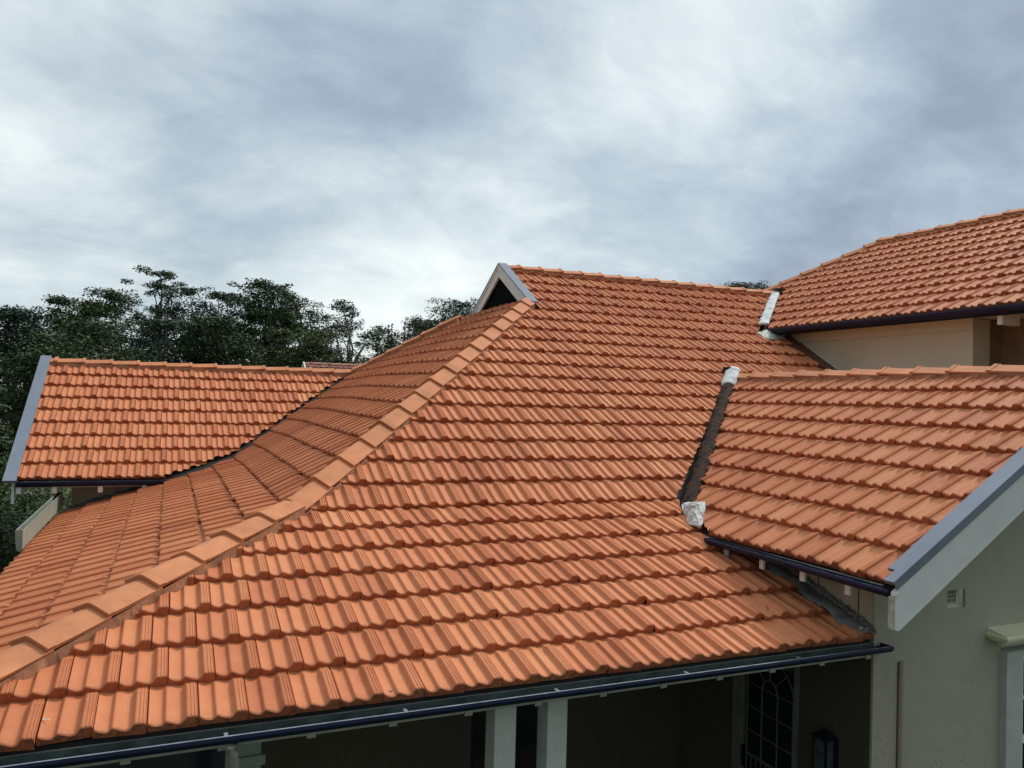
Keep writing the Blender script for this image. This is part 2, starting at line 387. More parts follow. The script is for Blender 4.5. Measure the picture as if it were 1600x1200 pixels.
# valley of the near gable against the main roof, in plan
def yvalR(x):          # y on main roof where it meets the gable plane
    z = Rz+Rs*(x-Rx)
    return yF+(z-zF)/math.tan(tD) if z < zk else yk+(z-zk)/math.tan(tU)
def yvalU(x):
    z = zUp(x); return yk+(z-zk)/math.tan(tU)
vR = [(Rx, yvalR(Rx)), (Rx+(zk-Rz)/Rs, yk), (RX, yvalR(RX))]
# --- F slope
def keepF(c):
    x, y, z = c
    if x < (hipx(y)-.3 if y < 9.98 else XG-.3): return False
    if y < 6.2: return x < 4.75
    if y < 8.75 and x > Rx-.3 and x < 2*RX-Rx+.3 and z < zRp(x)-.22: return False
    if y < 7 and x > 7: return False
    if y < 9.9 and x > 9.05: return False
    return x < 10.2
def clipF(c):
    x, y, z = c; r = []
    if y < 9.98: r.append(((xL, yF), (1, -mL)))
    else: r.append(((XG+.05, 0), (1, 0)))
    if y < 6.12: r.append(((4.565, 0), (-1, 0)))
    elif x < RX:
        if y < 6.32: a, b = vR[0], vR[1]
        else: a, b = vR[1], vR[2]
        if y < vR[2][1]+.1:
            n = (-(b[1]-a[1]), b[0]-a[0]); r.append(((a[0]-.035, a[1]+.03), n))
    if y > 9.8: 
        a = (Ux, yvalU(Ux)); b = (10.01, YR); r.append(((a[0]-.05, a[1]+.04), (-(b[1]-a[1]), b[0]-a[0])))
    elif x > 8: r.append(((8.70, 0), (-1, 0)))
    r.append(((0, YR), (0, -1)))
    return r
F_part = tiles(rowsF(0, 25), UXp, -1.5, 10.3, keepF, clipF, warp=None, seed=1, useam=-.495)
# --- L slope
def warpL(x, y):
    lowc = 1-sm((x-.3)/1.6)
    return -.050*sm((y-9.6)/2.3)*lowc + (1-lowc)*(.030*math.exp(-((y-10.9)/1.5)**2) - .012*sm((y-12.2)/1.5))
def yvalW(x): return Wy+(zLp(x)-Wz)/Ws
def keepL(c):
    x, y, z = c
    if y < yF+(x-xL)/mL-.4 or y > 2*YR-(yF+(x-xL)/mL)+.4: return False
    if x < 3.1 and y > max(yvalW(x), 11.7)+.35: return False
    return x < XG+.1
def clipL(c):
    x, y, z = c
    r = [((xL, yF), (-1, mL)), ((xL, 2*YR-yF), (-1, -mL)), ((XG-.06, 0), (-1, 0))]
    if x < 3.08:
        if z > Wz+.02:
            a = (xk, yvalW(xk)); b = (3.02, yvalW(3.02))
            if x < xk: a = (0.12, Wy); b = (xk, yvalW(xk))
            r.append(((a[0]+.03, a[1]-.05), (b[1]-a[1], -(b[0]-a[0]))))
        else: r.append(((0, 11.84), (0, -1)))
    return r
L_part = tiles(rowsL(0, 25), UYm, -19, -3.8, keepL, clipL, warp=warpL, seed=2)
main_roof = roof_obj('main_roof', [F_part, L_part], M_tile, house)

# --- near gable roof (left slope tiled)
def keepR(c): return c.x < RX+.2 and c.y > 3.4 and c.y < yvalR(min(c.x, RX))+.35
def clipR(c):
    r = [((0, 3.60), (0, 1)), ((RX, 0), (-1, 0))]
    if c.x < vR[1][0] : a, b = vR[0], vR[1]
    else: a, b = vR[1], vR[2]
    if c.x < Rx+.45: r.append(((Rx, 5.42), (.55, -.06)) if False else ((Rx+.02, 5.52), (1.0, -.42)))
    r.append(((a[0]+.05, a[1]-.035), (b[1]-a[1], -(b[0]-a[0]))))
    return r
R_part = tiles(rowsX(Rx, Rz, Rs, 10), UYm, -8.8, -3.3, keepR, clipR, seed=3, useam=-(4.629)-.38*W)
gable_roof = roof_obj('gable_roof', [R_part], M_tile, house)
# --- upper roof
hA, hB = (UX, 10.62), (10.15, 11.86)
def keepU(c):
    if c.y > 11.25: lim = 10.01-1.053*(c.y-11.25)
    elif c.y > 9.9: lim = Ux+(c.y-yvalU(Ux))*(10.01-Ux)/(YR-yvalU(Ux))
    else: lim = 0
    return c.x > lim-.3 and c.x < UX+.2
def clipU(c):
    r = [((UX, 0), (-1, 0)), ((0, 2.6), (0, 1))]
    n = (-(hA[1]-hB[1]), hA[0]-hB[0]); r.append((hA, (-abs(n[0]), -abs(n[1]))))
    a = (Ux, yvalU(Ux)); b = (10.01, YR)
    if c.y > 9.6 and c.y < YR+.12: r.append(((a[0]+.06, a[1]-.04), (b[1]-a[1], -(b[0]-a[0]))))
    return r
U_part = tiles(rowsX(Ux, Uz, Us, 12), UYm, -13.4, -2.3, keepU, clipU, seed=4, useam=-(6.841-.025)-.38*W)
upper_roof = roof_obj('upper_roof', [U_part], M_tile, house)
# --- wing roof on the left
def keepW(c): return c.x > -2 and zWp(c.y) > zLp(c.x)-.25 and c.y < WY+.2
def clipW(c):
    r = [((-1.715, 0), (1, 0)), ((0, WY), (0, -1))]
    if c.x < xk: a = (0.12, Wy); b = (xk, yvalW(xk))
    else: a = (xk, yvalW(xk)); b = (3.02, yvalW(3.02))
    r.append(((a[0]-.03, a[1]+.05), (-(b[1]-a[1]), b[0]-a[0])))
    return r
W_part = tiles(rowsY(Wy, Wz, Ws, 10), UXp, -2., 3.3, keepW, clipW, seed=5, useam=-1.445)
wing_roof = roof_obj('wing_roof', [W_part], M_tile, house)

# roofing felt just under the tiles where slopes meet
M_felt = mat('roofing_felt', (.03, .03, .028), .9)
def felt(name, pts, parent):
    MB().prism([Vector(p)-Vector((0, 0, .05)) for p in pts], (0, 0, .03)).build(name, M_felt, parent)
xW = 4.58
felt('underlay', [(hipx(yF)+.05, yF+.03, zFp(yF+.03)), (xW-.01, yF+.03, zFp(yF+.03)), (xW-.01, yk, zk), (xk, yk, zk)], main_roof)
felt('underlay', [(xk, yk, zk), (xW-.01, yk, zk), (7.05, 8.72, zFp(8.72)), (8.72, 8.72, zFp(8.72)), (8.75, 9.95, zFp(9.95)), (10.0, YR-.05, zFp(YR-.05)), (XG+.1, YR-.05, zFp(YR-.05)), (XG+.1, 10.15, zFp(10.15))], main_roof)
yl0, yl1 = yF+.05, 11.84
felt('underlay', [(xL+.03, yl0+.02, zLp(xL+.03)-.045), (xk, yk, zk-.03), (xk, 11.9, zk-.055), (xL+.03, 11.84, zLp(xL+.03)-.055)], main_roof)
felt('underlay', [(xk, yk, zk-.02), (XG-.1, yF+(XG-.1-xL)/mL, zLp(XG-.1)-.02), (XG-.1, 2*YR-yF-(XG-.1-xL)/mL, zLp(XG-.1)-.02), (3.05, 14.0, zLp(3.05)-.03), (xk, 11.9, zk-.055)], main_roof)
felt('underlay', [(Ux+.06, 2.65, zUp(Ux+.06)), (UX, 2.65, zUp(UX)), (UX, 10.6, zUp(UX)), (10.2, 11.8, zUp(10.2)), (9.95, YR, zUp(9.95)), (Ux+.06, 9.8, zUp(Ux+.06))], upper_roof)
felt('underlay', [(-1.7, Wy+.05, zWp(Wy+.05)), (.45, Wy+.05, zWp(Wy+.05)), (3.1, WY, zWp(WY)), (-1.7, WY, zWp(WY))], wing_roof)
felt('underlay', [(Rx+.04, 3.65, zRp(Rx+.04)), (RX, 3.65, zRp(RX)), (RX, 8.6, zRp(RX)), (Rx+.3, 6.25, zRp(Rx+.3)), (Rx+.04, 5.5, zRp(Rx+.04))], gable_roof)
# far slopes of the same roofs (plain courses, seen only from elsewhere)
def sheet(name, quad, parent, t=.04, m=None):
    p = [Vector(q) for q in quad]; n = (p[1]-p[0]).cross(p[-1]-p[0]).normalized()
    if n.z < 0: n = -n
    MB().prism([q-n*t for q in p], n*t*.9).build(name, m or M_cap, parent)
xe = XG+.1
sheet('far_slope', [(xe, YR, zR-.03), (10.0, YR, zR-.03), (10.0, 2*YR-7, zFp(7)-.03), (hipx(7), 2*YR-7, zFp(7)-.03), (hipx(10.0), 2*YR-10.0, zFp(10.0)-.03), (xe, 2*YR-10.2, zFp(10.2)-.03)], main_roof)
sheet('far_slope', [(RX, 3.6, zRp(RX)), (RX, 8.5, zRp(RX)), (2*RX-Rx, 6.2, Rz), (2*RX-Rx, 3.6, Rz)], gable_roof)
sheet('far_slope', [(-1.75, WY, zWp(WY)), (3.0, WY, zWp(WY)), (.1, 2*WY-Wy, Wz), (-1.75, 2*WY-Wy, Wz)], wing_roof)
sheet('far_slope', [(UX, 2.6, zUp(UX)), (UX, 10.62, zUp(UX)), (2*UX-Ux, 12.9, Uz), (2*UX-Ux, 2.6, Uz)], upper_roof)
sheet('far_slope', [(UX, 10.62, zUp(UX)), (10.15, 11.86, zUp(10.15)), (8.7, 12.9, Uz), (2*UX-Ux, 12.9, Uz)], upper_roof)

# ------------------------------------------------------------------ ridge and hip caps
def caps(A, B, parent, ln=.375, hw=.135, drop=.5, lift=.105, side=None, m=M_cap, seed=0, phase=0., warp=None, mort=True, dropL=None, hwL=None):
    """lay caps from the low end A towards B; drop is the fall of each wing per metre of half width"""
    A = Vector(A); B = Vector(B); D = (B-A); T = D.length; D.normalize()
    S = D.cross(Vector((0, 0, 1))).normalized(); Nn = S.cross(D).normalized(); rg = random.Random(seed)
    dl = drop if dropL is None else dropL; hl = hw if hwL is None else hwL
    n = max(1, int(math.ceil((T-phase)/ln)))
    def P(s, u, h):
        p = A+D*s+S*u+Nn*h
        if warp: p.z += warp(p.x, p.y)
        return p
    out = []
    for i in range(n):
        s0 = phase+i*ln+rg.uniform(-.006, .006); s1 = min(s0+ln+.03, T+.02)
        if s1-s0 < .1: continue
        tw = rg.uniform(-.006, .006); ex = rg.uniform(-.003, .003)
        prof = lambda k, h: [(-(hl+k), -(hl+k)*dl+h), (-.055, -.055*dl+h+.002), (-.012, -.004+h+k*.3), (.012, -.004+h+k*.3), (.055, -.055*drop+h+.002), (hw+k, -(hw+k)*drop+h)]
        mb = MB(); rows = []
        for (s, k, h) in ((s0, .004, lift+.030), (s0+.003, .006, lift+.034), (s0+.042, .006, lift+.0325), (s0+.050, 0, lift+.024), ((s0+s1)/2, 0, lift+.0155), (s1, -.003, lift+.006)):
            rows.append([P(s, u+tw*(s-s0), hh+ex) for u, hh in prof(k, h)])
        inner0 = [P(s0+.002, u, hh+ex) for u, hh in prof(-.008, lift+.002)]
        inner1 = [P(s1, u, hh) for u, hh in prof(-.008, lift-.016)]
        vs = [p for r in rows for p in r]+inner0+inner1; nf = 6; fs = []
        for r in range(5):
            for q in range(nf-1): fs.append((r*nf+q, r*nf+q+1, (r+1)*nf+q+1, (r+1)*nf+q))
        a = 6*nf; b = 7*nf
        for q in range(nf-1):
            fs.append((q, a+q, a+q+1, q+1)); fs.append((a+q, b+q, b+q+1, a+q+1)); fs.append((5*nf+q, 5*nf+q+1, b+q+1, b+q))
        fs.append((0, nf, 2*nf, 3*nf, 4*nf, 5*nf, b, a)); e = nf-1
        fs.append((e, a+e, b+e, 5*nf+e, 4*nf+e, 3*nf+e, 2*nf+e, nf+e))
        mb.add(vs, [f[::-1] for f in fs]); out.append(mb.build('ridge_cap', m, parent))
    if mort:
        mb = MB(); vs = []; fs = []; ns = int(T/.04)
        for i in range(ns+1):
            s = phase+i*(T-phase)/ns; w = .012*math.sin(s*26+seed)+rg.uniform(-.006, .006); w2 = .012*math.sin(s*23+seed)+rg.uniform(-.006, .006)
            vs += [P(s, -(hl-.001), -(hl-.001)*dl+lift-.004), P(s, -(hl+.010+w2), -.13), P(s, hw+.010+w, -.13), P(s, hw-.001, -(hw-.001)*drop+lift-.004)]
        for i in range(ns):
            a = i*4; b = a+4
            for q in range(3): fs.append((a+q, a+q+1, b+q+1, b+q))
        fs.append((3, 2, 1, 0)); z = ns*4; fs.append((z, z+1, z+2, z+3))
        mb.add(vs, fs).build('mortar_bedding', M_mort, parent)
    return out
Kp = (xk, yk, zk); E0 = (hipx(3.95), 3.95, zFp(3.95))
TG = (hipx(9.98), 9.98, zFp(9.98))
Tn = (hipx(10.16), 10.16, zFp(10.16))
lowT = (Vector(Kp)-Vector(E0)).length
# the near hip, lower (flatter) and upper (steeper) run
ph = .0
caps(E0, Kp, main_roof, drop=.38, dropL=.38, lift=.103, seed=1, ln=.372)
caps(Kp, Tn, main_roof, drop=.62, dropL=.60, lift=.085, seed=2, ln=.372)
# rear hip
Kr = (xk, 2*YR-yk, zk); Tr = (hipx(9.98), 2*YR-10.06, zFp(10.06))
Wend = (3.02, 2*YR-(yF+(3.02-xL)/mL), zLp(3.02))
caps(Wend, Tr, main_roof, drop=.55, lift=.09, seed=3)
# main ridge, from the upper roof towards the gablet
caps((9.98, YR, zR), (XG+.12, YR, zR), main_roof, drop=.52, lift=.075, hw=.11, seed=4, ln=.36)
caps((3.02, WY, zWp(WY)), (-1.69, WY, zWp(WY)), wing_roof, drop=.52, lift=.07, hw=.115, seed=5, ln=.385)
caps((RX, yvalR(RX)-.02, zRp(RX)), (RX, 3.6, zRp(RX)), gable_roof, drop=.5, lift=.06, hw=.125, seed=6, ln=.40)
caps((UX, 10.66, zUp(UX)), (UX, 2.6, zUp(UX)), upper_roof, drop=.52, lift=.075, hw=.12, seed=7, ln=.40)
caps((9.0, 12.70, zUp(9.0)), (UX, 10.62, zUp(UX)), upper_roof, drop=.52, lift=.07, hw=.12, seed=8, ln=.40)

# ------------------------------------------------------------------ gablet on the end of the main ridge
zg = zR+.10; hb = .62   # base half width measured on the face
yb = [yk+(1.43-zk)/math.tan(tU), 2*YR-(yk+(1.43-zk)/math.tan(tU))]
sl = math.tan(tU)*1.02
def gab(x0, x1, off0, off1, name, m, parent, ext=.0):
    """an inverted V between vertical offsets off0 (top) and off1 (below it)"""
    for sgn in (-1, 1):
        n = 1.13+ext
        p = [(x0, YR, zg-off0), (x0, YR+sgn*n, zg-off0-sl*n), (x0, YR+sgn*(n), zg-off1-sl*n), (x0, YR, zg-off1)]
        MB().prism(p, (x1-x0, 0, 0)).build(name, m, parent)
gablet = MB().prism([(XG+.005, YR, zg-.10), (XG+.005, YR-1.08, zg-.10-sl*1.08), (XG+.005, YR+1.08, zg-.10-sl*1.08)], (.02, 0, 0)).build('gablet', mat('dark_void', (.006, .006, .006), 1, .1, 3, spec=.05), house)
gab(XG-.05, XG+.09, -.005, .02, 'barge_cap', M_capmetal, gablet, .06)
gab(XG-.045, XG-.025, .022, .06, 'barge_bead', M_white2, gablet, .02)
gab(XG-.035, XG-.005, .066, .215, 'barge_board', M_white2, gablet)
mbf = MB()
for sgn in (-1, 1): pass
MB().prism([(XG-.02, yb[0]+.25, zLp(XG-.2)+.02), (XG-.02, yb[1]-.10, zLp(XG-.2)+.02), (XG-.24, yb[1]+.1, zLp(XG-.24)+.048), (XG-.24, yb[0]+.2, zLp(XG-.24)+.048)], (0, 0, .015)).build('base_flashing', M_lead, gablet)

# ------------------------------------------------------------------ valley strips
def strip(name, pts, hw, m, parent, bulge=.03, lift=.03, n=60, seed=0, ragged=.012, Sdir=None):
    rg = random.Random(seed); pts = [Vector(p) for p in pts]; seg = [(pts[i+1]-pts[i]).length for i in range(len(pts)-1)]; T = sum(seg)
    def at(s):
        for i, L in enumerate(seg):
            if s <= L or i == len(seg)-1: return pts[i].lerp(pts[i+1], s/L), (pts[i+1]-pts[i]).normalized()
            s -= L
    vs = []; fs = []; m_ = 7
    for i in range(n+1):
        p, d = at(T*i/n); S = d.cross(Vector((0, 0, 1))).normalized(); Nn = S.cross(d).normalized()
        wl = hw+rg.uniform(-ragged, ragged); wr = hw+rg.uniform(-ragged, ragged)
        for q in range(m_):
            t = -1+2*q/(m_-1); w = wl if t < 0 else wr
            vs.append(p+S*(t*w)+Nn*(lift+bulge*(1-t*t)+rg.uniform(-.003, .003)))
    for i in range(n):
        for q in range(m_-1): fs.append((i*m_+q, i*m_+q+1, (i+1)*m_+q+1, (i+1)*m_+q))
    o = link(name, vs, [f[::-1] for f in fs], m, parent, True)
    md = o.modifiers.new('thickness', 'SOLIDIFY'); md.thickness = .035; md.offset = -1
    return o
v0 = Vector((vR[0][0]+.16, vR[0][1]+.28, 0)); 
def onF(x, y, h=0): return Vector((x, y, zFp(y)+h))
ty = vR[2]
top = onF(ty[0]-.03, ty[1]-.0, .10); mid = onF(ty[0]-.33, ty[1]-.33+.0, .055)
def vpt(f):      # f=0 at the kink, 1 at the ridge
    return onF(vR[1][0]+(vR[2][0]-vR[1][0])*f, vR[1][1]+(vR[2][1]-vR[1][1])*f, .035)
strip('valley_flashing', [onF(4.42, 6.06, .03), vpt(.88)], .050, M_rust, gable_roof, .022, .02, 90, 3, .020)
strip('valley_flashing', [vpt(.865), vpt(1.0)+Vector((0, 0, .05))], .072, M_foil2, gable_roof, .04, .018, 14, 4, .006)
MB().box(RX-.10, RX+.04, ty[1]-.03, ty[1]+.09, zRp(RX)+.02, zRp(RX)+.155).build('valley_end_block', M_black, gable_roof)
# torn sealant splash at the foot of that valley
def blob(name, centre, ax, ay, outline, m, parent, hfun, thick=.03, n=26):
    """a crumpled patch laid over the main slope; outline(angle) gives its radius factor"""
    rg = random.Random(11); vs = []; fs = []; rings = 6
    for r in range(rings+1):
        for k in range(n):
            a = 2*math.pi*k/n; f = r/rings*outline(a)
            x = centre[0]+ax[0]*f*math.cos(a)+ay[0]*f*math.sin(a); y = centre[1]+ax[1]*f*math.cos(a)+ay[1]*f*math.sin(a)
            vs.append((x, y, hfun(x, y)+.030+(.045*(1-(r/rings)**2))+rg.uniform(-.010, .010)*(1 if r < rings else .3)))
    for r in range(rings):
        for k in range(n): fs.append((r*n+k, r*n+(k+1) % n, (r+1)*n+(k+1) % n, (r+1)*n+k))
    o = link(name, vs, fs, m, parent); md = o.modifiers.new('t', 'SOLIDIFY'); md.thickness = thick; md.offset = -1; return o
blob('sealant_patch', (4.35, 5.88), (.075, -.035), (.10, .22), lambda a: 1+.28*math.sin(3*a+1)+.16*math.sin(7*a)+.1*math.sin(13*a), M_foil, gable_roof, lambda x, y: max(zFp(y), zRp(x)))
# upper valley in white
vU0 = onF(Ux-.02, yvalU(Ux)-.0, .04); vU1 = onF(9.99, YR-.02, .04)
strip('valley_flashing', [vU0, vU1], .066, M_foil2, upper_roof, .010, .035, 60, 5, .012)
MB().box(9.93, 10.10, YR-.14, YR-.02, zR-.05, zR+.13).build('valley_end_block', M_black, upper_roof)
blob('sealant_patch', (8.56, 9.66), (.30, 0), (0, .13), lambda a: 1+.2*math.sin(2*a)+.1*math.sin(5*a), mat('grey_sealant', (.42, .42, .36), .6, .15, 9), upper_roof, lambda x, y: zFp(y))
# wing valley: dark lead line
strip('valley_flashing', [Vector((.08, Wy+.0, Wz-.05)), Vector((xk, yvalW(xk), zLp(xk)-.05)), Vector((1.8, yvalW(1.8), zLp(1.8)-.03)), Vector((3.0, yvalW(3.0), zLp(3.0)-.02))], .13, mat('dark_lead', (.045, .042, .04), .6, .35, 9, .004, 30), wing_roof, -.01, .0, 50, 6, .006)

# ------------------------------------------------------------------ walls
yG = 4.10; xW = 4.58
def wallbox(name, x0, x1, y0, y1, z0, z1, m): return MB().box(x0, x1, y0, y1, z0, z1).build(name, m, house)
# gable end wall towards the camera (with openings left for the vent and window)
def gable_wall():
    mb = MB(); xr = 2*RX-xW
    vx0, vx1, vz0, vz1 = 5.31, 5.50, -1.455, -1.318; wx0, wx1, wz0, wz1 = 5.90, 7.75, -3.3, -1.80
    d = .02
    def b(x0, x1, z0, z1): mb.box(x0, x1, yG, yG+d, z0, z1)
    b(xW, vx0, GZ, vz1); b(vx0, vx1, GZ, vz0); b(vx1, wx0, GZ, vz1); b(wx0, wx1, GZ, wz0); b(wx0, wx1, wz1, vz1); b(wx1, xr, GZ, vz1)
    zt = zRp(RX)-.1
    mb.prism([(xW, yG, vz1), (xr, yG, vz1), (xr, yG, zRp(xr)-.06), (RX, yG, zRp(RX)-.06), (xW, yG, zRp(xW)-.06)], (0, d, 0))
    o = mb.build('wall', M_wall, house); return o
gable_wall()
# side wall of the gable under its eave and along the porch; it stands on under the main roof
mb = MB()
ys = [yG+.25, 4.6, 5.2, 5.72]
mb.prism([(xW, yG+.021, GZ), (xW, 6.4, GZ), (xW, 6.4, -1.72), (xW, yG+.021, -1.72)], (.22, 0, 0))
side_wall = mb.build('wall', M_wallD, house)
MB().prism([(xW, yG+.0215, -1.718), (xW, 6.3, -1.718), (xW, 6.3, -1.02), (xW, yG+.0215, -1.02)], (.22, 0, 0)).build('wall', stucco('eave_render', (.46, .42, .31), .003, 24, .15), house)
for cy0, cz0 in ((4.235, -1.50), (4.62, -1.38)): MB().box(xW-.004, xW, cy0, cy0+.006, cz0, -1.06).build('wall_crack', M_black, side_wall)
# porch back wall, floor, ceiling
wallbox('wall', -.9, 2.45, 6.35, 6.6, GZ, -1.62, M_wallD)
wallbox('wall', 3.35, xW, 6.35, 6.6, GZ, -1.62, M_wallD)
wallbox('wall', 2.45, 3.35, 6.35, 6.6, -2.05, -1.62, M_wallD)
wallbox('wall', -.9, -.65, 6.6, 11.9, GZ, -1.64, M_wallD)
wallbox('porch_floor', -1.2, xW, 4.2, 6.35, GZ, GZ+.15, mat('tiled_porch', (.12, .07, .05), .6))
MB().prism([(-1.15, 4.17, -1.70), (xW, 4.17, -1.70), (xW, 6.35, -1.70), (-1.15, 6.35, -1.70)], (0, 0, .015)).build('porch_ceiling', mat('ceiling_boards', (.14, .12, .09), .8), house)
# doorway into the house at the back of the porch: dark double door
dd = MB().box(2.45, 3.35, 6.43, 6.48, GZ+.15, -2.05).build('back_door', M_black, house)
MB().box(2.52, 2.86, 6.425, 6.43, -3.9, -2.15).box(2.94, 3.28, 6.425, 6.43, -3.9, -2.15).build('pane', M_glass, dd)
wn = MB().box(-.75, .52, 6.30, 6.35, -3.2, -1.85).build('porch_window', M_trim, house)
MB().box(-.70, .47, 6.285, 6.299, -3.15, -1.90).build('pane', mat('navy_glass', (.012, .014, .03), .1, .1, 3, spec=.7), wn)
# porch floor edge and posts
for (x0, x1) in ((1.743, 1.873), (2.074, 2.201)):
    p = MB().box(x0, x1, 4.15, 4.285, GZ, -1.745).build('porch_post', M_trim, house)
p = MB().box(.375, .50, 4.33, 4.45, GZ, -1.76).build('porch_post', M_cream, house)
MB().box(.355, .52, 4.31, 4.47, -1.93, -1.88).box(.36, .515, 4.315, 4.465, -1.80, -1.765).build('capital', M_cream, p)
MB().tube([(.33, 4.03, -1.69), (.335, 4.05, -1.74), (.36, 4.20, -1.93), (.365, 4.24, -2.02), (.365, 4.24, GZ)], .026, 10).build('downpipe', M_fascia, house, True)

# security door in the side wall of the porch
dy0, dy1 = 4.825, 5.365
door = MB().box(xW-.015, xW-.002, dy0, dy1, -4.15, -2.10).build('security_door', M_black, house)
fr = MB()
fr.box(xW-.05, xW-.002, 5.415, 5.525, -4.15, -1.9).box(xW-.035, xW-.002, dy0-.03, dy0-.002, -4.15, -2.0)
fr.build('door_frame', mat('door_frame_paint', (.16, .16, .115), .6), door)
gr = MB(); gx = xW-.028; rr = .0065
cyc = (dy0+dy1)/2; cw = (dy1-dy0)/2
for z in (-2.316, -2.512, -2.708): gr.tube([(gx, dy0, z), (gx, dy1, z)], rr, 6)
for z in (-2.904,): gr.tube([(gx, dy0, z), (gx, dy1, z)], .014, 6)
for y in (dy0+.006, dy0+(dy1-dy0)/3, dy0+2*(dy1-dy0)/3, dy1-.006): gr.tube([(gx, y, -4.1), (gx, y, -2.316)], rr, 6)
for q in range(1, 9): gr.tube([(gx, dy0+q*(dy1-dy0)/9, -4.1), (gx, dy0+q*(dy1-dy0)/9, -2.904)], rr*.8, 6)
arc = [(gx, cyc+cw*math.cos(t), -2.316+.27*math.sin(t)) for t in [math.pi*i/20 for i in range(21)]]; gr.tube(arc, rr, 6)
arc = [(gx, cyc+.085*math.cos(t), -2.316+.09*math.sin(t)) for t in [math.pi*i/12 for i in range(13)]]; gr.tube(arc, rr*1.3, 6)
for t in (.25, .5, .75): gr.tube([(gx, cyc+.09*math.cos(math.pi*t), -2.316+.09*math.sin(math.pi*t)), (gx, cyc+cw*math.cos(math.pi*t), -2.316+.27*math.sin(math.pi*t))], rr, 6)
gr.build('door_grille', M_grille, door)
MB().box(gx-.012, gx+.004, dy1-.005, dy1+.045, -3.03, -2.86).tube([(gx-.03, dy1+.02, -2.98), (gx-.03, dy1+.02, -2.88)], .008, 6).build('door_handle', M_black, door)

# lantern on the porch wall
lx = xW-.005; lant = empty('wall_lantern', (xW, 4.465, -2.72), 'black box wall lantern beside the arched security door in the porch', 'wall lamp')
MB().box(xW-.03, xW-.001, 4.395, 4.535, -2.80, -2.42).build('back_plate', M_black, lant)
mb = MB(); x0, x1, y0, y1, z0, z1 = xW-.12, xW-.03, 4.40, 4.53, -2.80, -2.41
for (a, b) in ((x0, y0), (x0, y1-.014), (x1-.014, y0), (x1-.014, y1-.014)): mb.box(a, a+.014, b, b+.014, z0+.014, z1-.014)
mb.box(x0-.004, x1, y0-.004, y1+.004, z0, z0+.014).box(x0-.004, x1, y0-.004, y1+.004, z1-.014, z1)
mb.add([(x0-.01, y0-.01, z1), (x1, y0-.01, z1), (x1, y1+.01, z1), (x0-.01, y1+.01, z1), (x0+.03, y0+.03, z1+.03), (x1-.01, y0+.03, z1+.03), (x1-.01, y1-.03, z1+.03), (x0+.03, y1-.03, z1+.03)], [(0,1,5,4),(1,2,6,5),(2,3,7,6),(3,0,4,7),(4,5,6,7),(3,2,1,0)])
mb.build('lantern_frame', M_black, lant)
MB().box(x0+.004, x1-.004, y0+.004, y1-.004, z0+.014, z1-.014).build('lantern_glass', mat('lantern_frost', (.06, .075, .085), .25, .3, 9, spec=.6), lant)

# ------------------------------------------------------------------ gutters
def gutter(name, A, B, out, dep=.115, h=.068, parent=None, m=M_navy, lip=.0, ends=(True, True), inside=None):
    """A,B: back top edge; out: horizontal outward unit vector"""
    A, B, out = Vector(A), Vector(B), Vector(out); z = Vector((0, 0, 1))
    outer = [(0, 0), (0, -h*.92), (.01, -h), (dep*.60, -h), (dep*.80, -h*.86), (dep*.93, -h*.60), (dep, -h*.25), (dep+.003, -.010), (dep-.002, lip), (dep-.012, lip+.001), (dep-.014, lip-.006)]
    inner = [(dep-.008, -.012), (dep-.006, -h*.25), (dep*.93-.006, -h*.56), (dep*.78, -h*.80), (dep*.58, -h+.005), (.006, -h+.005), (.004, 0)]
    pr = outer+inner; n = len(pr); no = len(outer); mb = MB()
    vs = [P+out*a+z*b for P in (A, B) for a, b in pr]
    for i in range(n):
        mb.cm = 1 if (i >= no-1 and inside) else 0
        mb.add([vs[i], vs[(i+1) % n], vs[n+(i+1) % n], vs[n+i]], [(0, 1, 2, 3)])
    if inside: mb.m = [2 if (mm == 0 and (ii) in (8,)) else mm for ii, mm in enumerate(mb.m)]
    mb.cm = 0; d = (B-A).normalized()
    for e, P, sg in ((ends[0], A, 1), (ends[1], B, -1)):
        if e: mb.prism([P+out*a+z*b for a, b in outer[:9]], d*sg*.004)
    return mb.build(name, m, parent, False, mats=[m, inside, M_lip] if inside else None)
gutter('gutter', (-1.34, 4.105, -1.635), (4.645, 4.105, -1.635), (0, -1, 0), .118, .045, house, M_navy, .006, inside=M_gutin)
MB().box(-1.3, xW-.002, 4.118, 4.14, -1.731, -1.637).build('fascia', M_fascia, house)
for i in range(-3, 11):
    x = .293+.4250*i
    MB().box(x-.022, x+.022, 4.108, 4.1178, -1.742, -1.700).build('rafter_tail', M_fascia, house)
for x in (.30, 1.18, 2.06, 2.94, 3.82):
    MB().box(x-.009, x+.009, 3.985, 4.035, -1.630, -1.627).build('gutter_clip', M_lip, house)
# cream box-gutter upstand at the far end of the left eave
gutter('box_gutter', (-1.235, 8.75, -1.36), (-1.235, 11.86, -1.36), (-1, 0, 0), .060, .20, house, M_cream, .004)
gutter('gutter', (xL+.035, 4.0, -1.65), (xL+.035, 8.75, -1.65), (-1, 0, 0), .07, .05, house, M_navy, .0)
MB().box(-1.205, -1.19, 4.16, 11.85, -1.75, -1.615).build('fascia', M_fascia, house)
